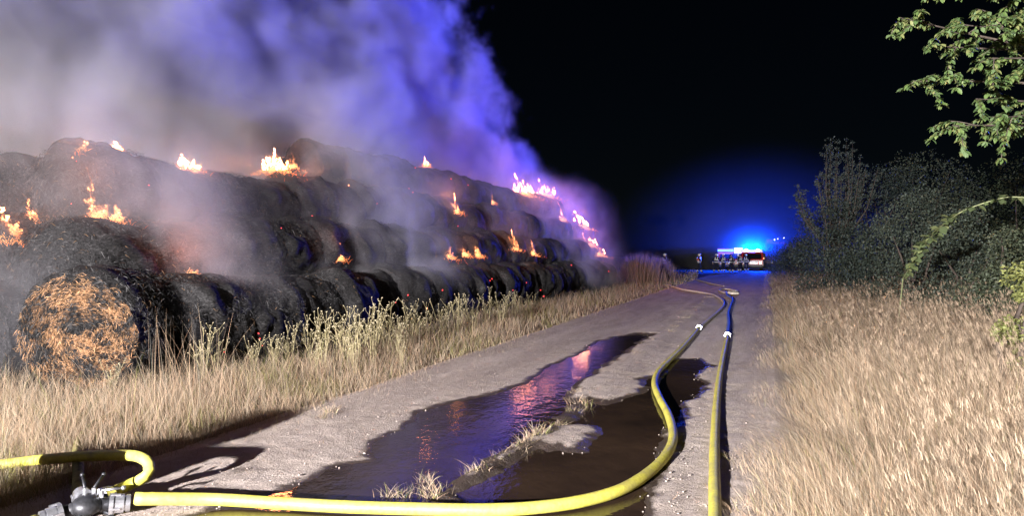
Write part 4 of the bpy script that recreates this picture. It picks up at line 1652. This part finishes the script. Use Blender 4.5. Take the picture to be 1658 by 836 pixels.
TUFTS = [tuft_mesh(i) for i in range(5)]
TUFT_PX = [(632, 806), (655, 802), (700, 795), (690, 780), (762, 772), (775, 766), (800, 752), (818, 740), (835, 732), (850, 720), (858, 716), (868, 708), (880, 702), (905, 690), (930, 668), (944, 655), (938, 640), (1000, 592),
           (1030, 577), (1060, 556), (1085, 540), (1100, 525), (1118, 512), (1128, 500), (1140, 492), (1148, 484), (1040, 560), (1108, 518), (1122, 505), (1136, 496), (1112, 508), (1092, 532), (535, 672), (520, 680), (700, 806)]
TUFT_PX.sort(key=lambda a: -a[1])
TC = [0, 0, 0]
for i, (px, py) in enumerate(TUFT_PX):
    q = G(px, py)
    far = py < 600
    o = bpy.data.objects.new('grass_tuft', TUFTS[i % 5])
    C.objects.link(o)
    o.location = (q.x, q.y, 0.0)
    k_ = rnd.uniform(0.5, 0.95) * (1.4 if far else 1.05)
    o.scale = (k_, k_, k_ * rnd.uniform(.7, 1.1))
    o.rotation_euler = (0, 0, rnd.uniform(0, 6.28))
    kd_ = 0 if far else (1 if 500 < px < 560 else 2)
    nth = ORD[TC[kd_]]
    TC[kd_] += 1
    tag(o, 'dry grass tuft on the middle ridge beyond the puddle, %s going away' % nth if far else ('small dry grass tuft at the track edge by the shadow, %s going away' % nth if 500 < px < 560 else 'small dry grass tuft along the ridge in the puddle, %s going away' % nth), 'grass tuft',
        'tufts beyond the puddle' if far else ('tufts at the track edge' if 500 < px < 560 else 'tufts along the puddle ridge'))

# ------------------------------------------------------------------ weeds with seed heads


def weed_meshes(seed, hgt):
    g_ = random.Random(seed)
    V, F, HV, HF, K = [], [], [], [], []

    def add(vf, VV, FF):
        o_ = len(VV)
        VV.extend(vf[0])
        FF.extend([tuple(i + o_ for i in f_) for f_ in vf[1]])
    for st in range(g_.randint(5, 8)):
        an, ln = g_.uniform(0, 6.28), g_.uniform(.05, .38)
        h_ = hgt * g_.uniform(.6, 1.05)
        pts = [Vector((math.cos(an) * (ln * (u ** 1.5) * h_ + .04), math.sin(an) * (ln * (u ** 1.5) * h_ + .04), u * h_ - .02)) for u in (0, .25, .5, .75, 1)]
        add(tube(pts, [.006, .0055, .0045, .0035, .0025], 5, False), V, F)
        ends = [pts[-1]]
        for b_ in range(g_.randint(3, 6)):
            u = g_.uniform(.4, .95)
            i = min(3, int(u * 4))
            q = pts[i].lerp(pts[i + 1], u * 4 - i)
            e = q + Vector((g_.uniform(-.14, .14), g_.uniform(-.14, .14), g_.uniform(.06, .2)))
            add(tube([q, q.lerp(e, .5) + Vector((0, 0, -.012)), e], [.003, .0025, .002], 4, False), V, F)
            ends.append(e)
        for e in ends:
            for _ in range(2):
                c_ = e + Vector((g_.uniform(-.014, .014), g_.uniform(-.014, .014), g_.uniform(-.006, .014)))
                bm = bmesh.new()
                bmesh.ops.create_icosphere(bm, subdivisions=1, radius=g_.uniform(.006, .011))
                o_ = len(HV)
                bm.verts.ensure_lookup_table()
                for v_ in bm.verts:
                    HV.append(c_ + v_.co * g_.uniform(.7, 1.3))
                for f_ in bm.faces:
                    HF.append(tuple(v_.index + o_ for v_ in f_.verts))
                bm.free()
    a = mesh_obj('stem', V, F, M['weed_stem'], None, True)
    b = mesh_obj('seed_head', HV, HF, M['weed_head'])
    # narrow leaves up the stems
    n = 45
    ng = np.random.default_rng(seed)
    B = np.stack([ng.normal(0, .09, n), ng.normal(0, .09, n), ng.uniform(0, hgt * .6, n)], 1)
    c = blades('leaf', B, ng.uniform(.06, .22, n), ng.uniform(.003, .006, n), ng.uniform(0, 3.14, n), ng.uniform(.4, 1.3, n), ng.uniform(0, 6.28, n), np.array([.30, .26, .13]) * ng.uniform(.5, 1.4, n)[:, None], M['leaf'])
    out = (a.data, b.data, c.data)
    for o in (a, b, c):
        bpy.data.objects.remove(o)
    return out


M['weed_stem'] = plain('weed_stem', (0.36, 0.31, 0.17), 0.8, 0, .2, .2, 20)
M['weed_head'] = plain('weed_seed_head', (0.50, 0.44, 0.29), 0.85, 0, .2, .2, 30)
WEEDS = [weed_meshes(500 + i, 0.95) for i in range(4)]
WP = [(470, 590, .8), (500, 585, .95), (525, 590, 1.1), (548, 580, 1.0), (560, 592, 1.15), (585, 580, 1.1), (605, 585, 1.2), (625, 570, 1.1), (640, 575, 1.0), (665, 560, 1.05), (690, 556, 1.0), (715, 548, 1.1), (740, 545, 1.15), (765, 540, 1.0),
      (790, 532, 1.2), (812, 528, 1.1), (835, 520, 1.0), (445, 598, .7), (410, 600, .7), (860, 512, .8), (575, 600, .9), (510, 605, .7), (240, 615, .7), (180, 640, .6), (330, 610, .9), (350, 600, .8), (650, 590, .6)]
for i, (px, py, k_) in enumerate(sorted(WP)):
    q = G(px, py)
    o = thing('weed_plant', 'branching weed with pale seed heads before the bales, %s counted along from the orange-ended bale' % ORD[i], 'weed', (q.x, q.y, -0.03), (0, 0, rnd.uniform(0, 6.28)), 'seeded weeds before the stack')
    k_ *= 0.82
    o.scale = (k_, k_, k_)
    a, b, c = WEEDS[i % 4]
    link(bpy.data.objects.new('stem', a), o)
    link(bpy.data.objects.new('seed_head', b), o)['kind'] = 'stuff'
    link(bpy.data.objects.new('leaf', c), o)['kind'] = 'stuff'

# ------------------------------------------------------------------ hedge, trees, bramble


def leaf_cloud(name, centres, radii, n, size, colour, seed, parent, spread=0.75, shape=1.0):
    """leaf-sized faces spread on and in the clumps of a crown"""
    g_ = np.random.default_rng(seed)
    centres, radii = np.array(centres), np.array(radii)
    wgt = radii ** 2
    k = g_.choice(len(centres), n, p=wgt / wgt.sum())
    d = g_.normal(0, 1, (n, 3))
    d /= np.linalg.norm(d, axis=1)[:, None]
    r = radii[k] * (1 - np.abs(g_.normal(0, 0.30, n))).clip(0.05, 1.2) * (1 + 0.25 * np.sin(d[:, 0] * 5 + k) * np.sin(d[:, 2] * 6 + k * 2))
    c_ = centres[k] + d * r[:, None] * np.array([1, 1, .85])
    f = g_.normal(0, 1, (n, 3)) + d * 0.6
    f[:, 2] -= 0.5
    f /= np.linalg.norm(f, axis=1)[:, None]
    s_ = np.cross(f, g_.normal(0, 1, (n, 3)))
    s_ /= np.linalg.norm(s_, axis=1)[:, None] + 1e-9
    ln = size * g_.uniform(.6, 1.35, n)
    w = ln * 0.27 * shape
    up_ = np.cross(f, s_)
    a = c_
    m1 = c_ + f * (ln * .45)[:, None] + s_ * w[:, None] + up_ * (w * .35)[:, None]
    m2 = c_ + f * (ln * .45)[:, None] - s_ * w[:, None] + up_ * (w * .35)[:, None]
    tp = c_ + f * ln[:, None]
    V = np.stack([a, m1, tp, m2], 1).reshape(-1, 3)
    q_ = np.arange(n)[:, None] * 4
    loops = (q_ + np.array([0, 1, 2, 0, 2, 3])).ravel()
    starts = np.arange(2 * n) * 3
    totals = np.full(2 * n, 3)
    col = np.array(colour) * g_.uniform(.55, 1.4, n)[:, None]
    col = np.clip(col + np.array([.03, .015, 0]) * (g_.random(n) < .15)[:, None], 0, 1)
    return fast_mesh(name, V, loops, starts, totals, M['leaf'], parent, col=np.repeat(col, 4, 0))


def bush(label, px, top, y, wid, seed, colour, n, size=0.075, cat='bush', name='hedge_bush'):
    """px and top say where it stands and how high it reaches; wid is its half width in metres"""
    g_ = random.Random(seed)
    q = AT(px, top, y)
    H = q.z
    o = thing(name, label, cat, (q.x, q.y, -0.05), (0, 0, 0), 'hedge beside the verge')
    cs, rs = [], []
    for k in range(26):
        u = g_.random()
        z_ = H * (0.08 + 0.80 * u)
        rr_ = wid * (0.95 - 0.55 * max(0, u - .35) / .65) * g_.uniform(.2, .85)
        an = g_.uniform(0, 6.28)
        cs.append((rr_ * math.cos(an), rr_ * math.sin(an), z_))
        rs.append(wid * g_.uniform(.20, .40))
    cs.append((0, 0, H * .9))
    rs.append(H * .1)
    V, F = [], []
    for k in range(9):
        e = Vector(cs[k * 2])
        a = Vector((g_.uniform(-.2, .2), g_.uniform(-.2, .2), 0))
        mid = a.lerp(e, .5) + Vector((g_.uniform(-.15, .15), g_.uniform(-.15, .15), .1 * H))
        t_ = tube([a, mid, e], [.05, .03, .008], 6, False)
        o_ = len(V)
        V += t_[0]
        F += [tuple(i + o_ for i in f_) for f_ in t_[1]]
    mesh_obj('stem', V, F, M['bark'], o, True)['kind'] = 'stuff'
    leaf_cloud('foliage', cs, rs, n, size, colour, seed, o)['kind'] = 'stuff'
    return o


DG = (0.055, 0.078, 0.065)
bush('rounded dark bush low in the hedge, just behind the spiky-topped shrub', 1335, 330, 40, 2.6, 1, DG, 9000, .09)
bush('small far bush at the end of the hedge nearest the blue lights', 1300, 382, 52, 2.2, 2, DG, 6000, .10)
bush('far low bush of the hedge beside the third fire engine', 1278, 398, 66, 2.2, 3, DG, 5000, .12)
bush('broad dark bush in the middle of the hedge', 1420, 262, 31, 2.9, 4, DG, 13000, .085)
bush('tall dark bush behind the bramble arch', 1500, 235, 30, 3.0, 5, (.07, .09, .06), 13000, .09)
bush('leafy grey-green bush in front of the hedge, left of the bramble arch', 1480, 300, 21, 1.7, 6, (.08, .105, .078), 12000, .065)
bush('leafy bush below the bramble arch', 1560, 315, 17.5, 1.6, 7, (.075, .098, .07), 12000, .06)
bush('dark bush filling the corner under the overhanging tree', 1640, 250, 24, 2.8, 8, (.04, .055, .03), 12000, .08)
bush('low leafy bush at the foot of the hedge near the grass', 1400, 372, 25, 1.8, 9, (.065, .088, .07), 9000, .07)
bush('shrub by the hedge foot, right of the bramble arch', 1632, 355, 14, 1.1, 10, (.08, .10, .06), 8000, .06)
bush('small yellow-green bush at the picture edge beside the tall grass', 1672, 408, 9.0, .52, 11, (.20, .22, .07), 5000, .05)

bush('leafy bush at the foot of the spiky-topped shrub', 1352, 318, 27, 1.5, 12, DG, 9000, .07)

# the spiky-topped shrub: upright fingers thick with small leaves
q = AT(1352, 212, 29)
spk = thing('spiky_shrub', 'spiky-topped shrub with upright finger-like branches against the night sky', 'shrub', (q.x, q.y, -0.05), group='hedge beside the verge')
g_ = random.Random(91)
H = q.z
cs, rs = [], []
V, F = [], []
for k in range(26):
    an, sp = g_.uniform(0, 6.28), g_.uniform(.2, 1.0)
    a = Vector((0, 0, H * .25))
    e = Vector((math.cos(an) * 1.75 * sp, math.sin(an) * 1.2 * sp, H * (1.0 - .36 * sp ** 1.5 * g_.uniform(.6, 1.3))))
    mid = a.lerp(e, .55) + Vector((math.cos(an) * .3, math.sin(an) * .3, 0))
    path = [a.lerp(mid, u * 2) if u < .5 else mid.lerp(e, u * 2 - 1) for u in [i / 14 for i in range(15)]]
    t_ = tube([a, mid, e], [.05, .025, .006], 5, False)
    o_ = len(V)
    V += t_[0]
    F += [tuple(i + o_ for i in f_) for f_ in t_[1]]
    for i in range(3, 15):
        cs.append(tuple(path[i]))
        rs.append(.17 - .006 * i)
        if i > 6 and i % 3 == 0:
            b = path[i] + Vector((g_.uniform(-.4, .4), g_.uniform(-.4, .4), g_.uniform(.05, .3)))
            for u in (.35, .7, 1):
                cs.append(tuple(path[i].lerp(b, u)))
                rs.append(.08)
mesh_obj('stem', V, F, M['bark'], spk, True)['kind'] = 'stuff'
leaf_cloud('foliage', cs, rs, 15000, .07, (.075, .098, .085), 92, spk)['kind'] = 'stuff'

# bramble cane arching over the hedge foot
cane = smooth_path([AT(1462, 452, 15.5), AT(1484, 415, 14.2), AT(1508, 383, 12.8), AT(1545, 350, 11.4), AT(1590, 330, 11.1), AT(1640, 319, 10.8), AT(1690, 330, 10.6), AT(1730, 370, 10.5)], .06)
br = thing('bramble_cane', 'pale bramble cane arching over the hedge foot', 'bramble', (cane[0].x, cane[0].y, 0))
off = Vector((cane[0].x, cane[0].y, 0))
cane = [Vector((cane[0].x - .12, cane[0].y, -.03)) - off] + [c_ - off for c_ in cane]
V, F = tube(cane, [.016 - .008 * i / len(cane) for i in range(len(cane))], 7)
M['cane'] = plain('pale_green_cane', (0.26, 0.29, 0.14), 0.6, 0, .4, .2, 20)
mesh_obj('stem', V, F, M['cane'], br, True)
LEAFV = [(0, 0, 0), (.17, .3, .06), (.24, .55, .07), (.13, .82, .02), (0, 1.0, -.08), (-.13, .82, .02), (-.24, .55, .07), (-.17, .3, .06), (0, .3, 0), (0, .55, 0), (0, .82, -.03)]
LEAFF = [(0, 1, 8), (0, 8, 7), (1, 2, 9, 8), (8, 9, 6, 7), (2, 3, 10, 9), (9, 10, 5, 6), (3, 4, 10), (10, 4, 5)]


def leaf_mesh(colour, wide=1.0):
    me = bpy.data.meshes.new('leaf')
    me.from_pydata([(x * wide, y, z_) for x, y, z_ in LEAFV], [], LEAFF)
    me.polygons.foreach_set('use_smooth', [True] * len(me.polygons))
    a = me.color_attributes.new('tint', 'FLOAT_COLOR', 'POINT')
    for i in range(len(LEAFV)):
        a.data[i].color = (*colour, 1)
    me.materials.append(M['leaf'])
    return me


BL = [leaf_mesh((.17, .22, .09), 1.5), leaf_mesh((.24, .28, .12), 1.4), leaf_mesh((.12, .16, .07), 1.5)]
for i in range(3, len(cane) - 1):
    for k in range(rnd.randint(1, 3)):
        o = link(bpy.data.objects.new('leaf', rnd.choice(BL)), br)
        o.location = cane[i]
        o.rotation_euler = (rnd.uniform(-.9, .5), rnd.uniform(-.5, .5), rnd.uniform(0, 6.28))
        k_ = rnd.uniform(.08, .19)
        o.scale = (k_, k_, k_)

# overhanging tree, its trunk outside the frame
tb = Vector((8.6, 8.2, -.05))
tr = thing('overhanging_tree', 'leafy cherry-like tree reaching in over the verge, lit green', 'tree', tb)
V, F = tube([Vector((0, 0, 0)), Vector((-.05, 0, 1.2)), Vector((-.2, -.05, 2.6)), Vector((-.35, -.1, 4.2)), Vector((-.5, -.1, 6.2))], [.2, .17, .14, .10, .04], 12)
mesh_obj('trunk', V, F, M['bark'], tr, True)
LV = [leaf_mesh((.11, .175, .05)), leaf_mesh((.15, .205, .065)), leaf_mesh((.08, .135, .045)), leaf_mesh((.20, .22, .08)), leaf_mesh((.12, .18, .075), 1.15)]
limbs = [  # from a height on the trunk to a tip seen at photograph px, py, depth
    (3.0, (1455, 28, 7.2), (.2, .5)), (3.4, (1500, -30, 7.0), (.2, .5)), (2.8, (1478, 131, 7.0), (.25, .55)), (2.6, (1542, 203, 6.9), (.2, .5)), (3.4, (1520, 75, 7.6), (.2, .5)), (2.7, (1580, 160, 7.4), (.2, .5)),
    (3.2, (1560, 40, 6.8), (.3, .5)), (3.3, (1600, 95, 6.6), (.2, .6)), (2.9, (1625, 190, 6.8), (.2, .5)), (3.8, (1570, -60, 7.2), (.2, .5)), (3.0, (1640, 20, 7.6), (.2, .5)), (2.8, (1640, 120, 7.8), (.2, .5)), (3.6, (1650, -40, 6.6), (.2, .5))]
cand = []
for i, (h_, tip, _) in enumerate(limbs):
    a = Vector((-.05 - .08 * h_, 0, h_))
    e = AT(*tip) - tb
    mid1 = a.lerp(e, .4) + Vector((0, 0, .25))
    mid2 = a.lerp(e, .75) + Vector((rnd.uniform(-.1, .1), rnd.uniform(-.15, .15), .14))
    path = smooth_path([a, mid1, mid2, e], .07)
    n = len(path)
    V, F = tube(path, [.035 * (1 - j / n) + .004 for j in range(n)], 7, False)
    lb = mesh_obj('limb', V, F, M['bark'], tr, True)
    VV, FF = [], []
    for j in range(n // 3, n, 2):
        d = Vector((rnd.uniform(-1, .4), rnd.uniform(-.9, .7), rnd.uniform(-.35, .45))).normalized() * rnd.uniform(.12, .42)
        tw = smooth_path([path[j], path[j] + d * .6 + Vector((0, 0, .02)), path[j] + d + Vector((0, 0, -.05))], .05)
        t_ = tube(tw, .004, 4, False)
        o_ = len(VV)
        VV += t_[0]
        FF += [tuple(x + o_ for x in f_) for f_ in t_[1]]
        for qv in tw[1:]:
            for _ in range(11):
                cand.append((qv, d))
    for j in range(n // 3, n):
        for _ in range(1):
            cand.append((path[j], Vector((rnd.uniform(-1, 1), rnd.uniform(-1, 1), 0))))
    mesh_obj('twig', VV, FF, M['bark'], lb, True)['kind'] = 'stuff'
leafs = []
for q, d in cand:
    dd = Vector((d.x + rnd.uniform(-.5, .5), d.y + rnd.uniform(-.5, .5), 0))
    yaw = math.atan2(-dd.x, dd.y)
    leafs.append((q, (rnd.uniform(-1.15, -.15), rnd.uniform(-.5, .5), yaw), rnd.uniform(.035, .09), rnd.randrange(5)))
# those that show nearest the camera as pieces of their own, the rest as one mass
order = sorted(range(len(leafs)), key=lambda i: (leafs[i][0] + tb).length + (0 if (CX + (leafs[i][0] + tb).x / (leafs[i][0] + tb).y * F_PX) < 1660 else 50))
RV, RF, RC = [], [], []
for rank, i in enumerate(order):
    q, rot, sz, kd = leafs[i]
    if rank < 290:
        o = link(bpy.data.objects.new('leaf', LV[kd]), tr)
        o.location = q
        o.rotation_euler = rot
        o.scale = (sz, sz, sz)
    else:
        mt = Matrix.Translation(q) @ Euler(rot).to_matrix().to_4x4() @ Matrix.Scale(sz, 4)
        o_ = len(RV)
        RV += [mt @ Vector(v_) for v_ in LEAFV]
        RF += [tuple(x + o_ for x in f_) for f_ in LEAFF]
        c_ = np.array([(.11, .175, .05), (.15, .205, .065), (.08, .135, .045), (.20, .22, .08), (.12, .18, .075)][kd])
        RC += [c_] * len(LEAFV)
mesh_obj('foliage', RV, RF, M['leaf'], tr, True, np.array(RC))['kind'] = 'stuff'
print('tree leaves', len(leafs))

# dry tall growth beyond the far end of the stack
for k, (px, y, top, wd, lab) in enumerate(((1035, 44, 402, 1.4, 'brown dry bush of tall weeds just past the end of the stack'), (1062, 50, 410, 1.2, 'brown dry bush of weeds beside the half-hidden firefighter'))):
    q = AT(px, top, y)
    o = thing('dry_bush', lab, 'bush', (q.x, q.y, -.05))
    ng = np.random.default_rng(k)
    n = 2600
    B = np.stack([ng.normal(0, wd * .5, n), ng.normal(0, wd * .8, n), np.full(n, 0.0)], 1)
    fall = np.exp(-(B[:, 0] / wd) ** 2 * .8)
    blades('stalks', B, q.z * fall * ng.uniform(.45, 1.05, n), ng.uniform(.006, .014, n), ng.uniform(0, 3.14, n), ng.uniform(.05, .5, n), ng.uniform(0, 6.28, n),
           np.array([.30, .20, .15]) * ng.uniform(.5, 1.3, n)[:, None], M['blade'], o)['kind'] = 'stuff'

# ------------------------------------------------------------------ pebbles and crumbs on the track
bm = bmesh.new()
bmesh.ops.create_icosphere(bm, subdivisions=1, radius=1)
iv = np.array([v_.co[:] for v_ in bm.verts])
itri = np.array([[v_.index for v_ in f_.verts] for f_ in bm.faces])
bm.free()
n = 5200
y = 4.2 * (26 / 4.2) ** rng.random(n)
px = rng.uniform(150, 1260, n)
x = (px - CX) / F_PX * y
p_, s_ = -CS * x + SN * y, SN * x + CS * y
ok = (p_ > EDGE_R - .2) & (p_ < EDGE_L + .3)
x, y, p_, s_ = x[ok], y[ok], p_[ok], s_[ok]
sdn = np.maximum(poly_sd(np.stack([x, y], 1), pools[0]), poly_sd(np.stack([x, y], 1), pools[1]))
ok = (sdn < .08) & (rng.random(len(x)) < np.where(sdn > -.25, 1, .35))
x, y, sdn = x[ok], y[ok], sdn[ok]
n = len(x)
sz = rng.uniform(.002, .0075, n) * np.where(rng.random(n) < .05, 2.0, 1)
V = (iv[None] * (sz[:, None] * rng.uniform(.6, 1.3, (n, 3)))[:, None, :] * rng.uniform(.85, 1.15, (n, 12, 1)))
V += np.stack([x, y, np.where(sdn > -.05, -.003, .016) + 0 * x], 1)[:, None, :]
T = (itri[None] + (np.arange(n) * 12)[:, None, None]).reshape(-1)
gravel = fast_mesh('gravel', V.reshape(-1, 3), T, np.arange(len(T) // 3) * 3, np.full(len(T) // 3, 3), M['stone'])
tag(gravel, 'loose pebbles and crumbs scattered over the track', kind='stuff')

# bits of straw trodden into the track
n = 1500
y = 4.3 * (24 / 4.3) ** rng.random(n)
x = (rng.uniform(250, 1255, n) - CX) / F_PX * y
p_ = -CS * x + SN * y
sdn = np.maximum(poly_sd(np.stack([x, y], 1), pools[0]), poly_sd(np.stack([x, y], 1), pools[1]))
ok = (p_ > EDGE_R - .2) & (p_ < EDGE_L + .3) & (sdn < -.1) & (rng.random(n) < np.where((p_ < .8) | (p_ > 3.3) | (np.abs(p_ - 2.05) < .4), 1, .3))
x, y = x[ok], y[ok]
n = len(x)
litter = blades('straw_litter', np.stack([x, y, np.full(n, .022)], 1), rng.uniform(.015, .07, n), rng.uniform(.0012, .0024, n), rng.uniform(0, 3.14, n), rng.uniform(2.5, 3.5, n), rng.uniform(0, 6.28, n), straw_colour(n), M['blade'], droop=0.3)
tag(litter, 'bits of straw trodden into the track', kind='stuff')
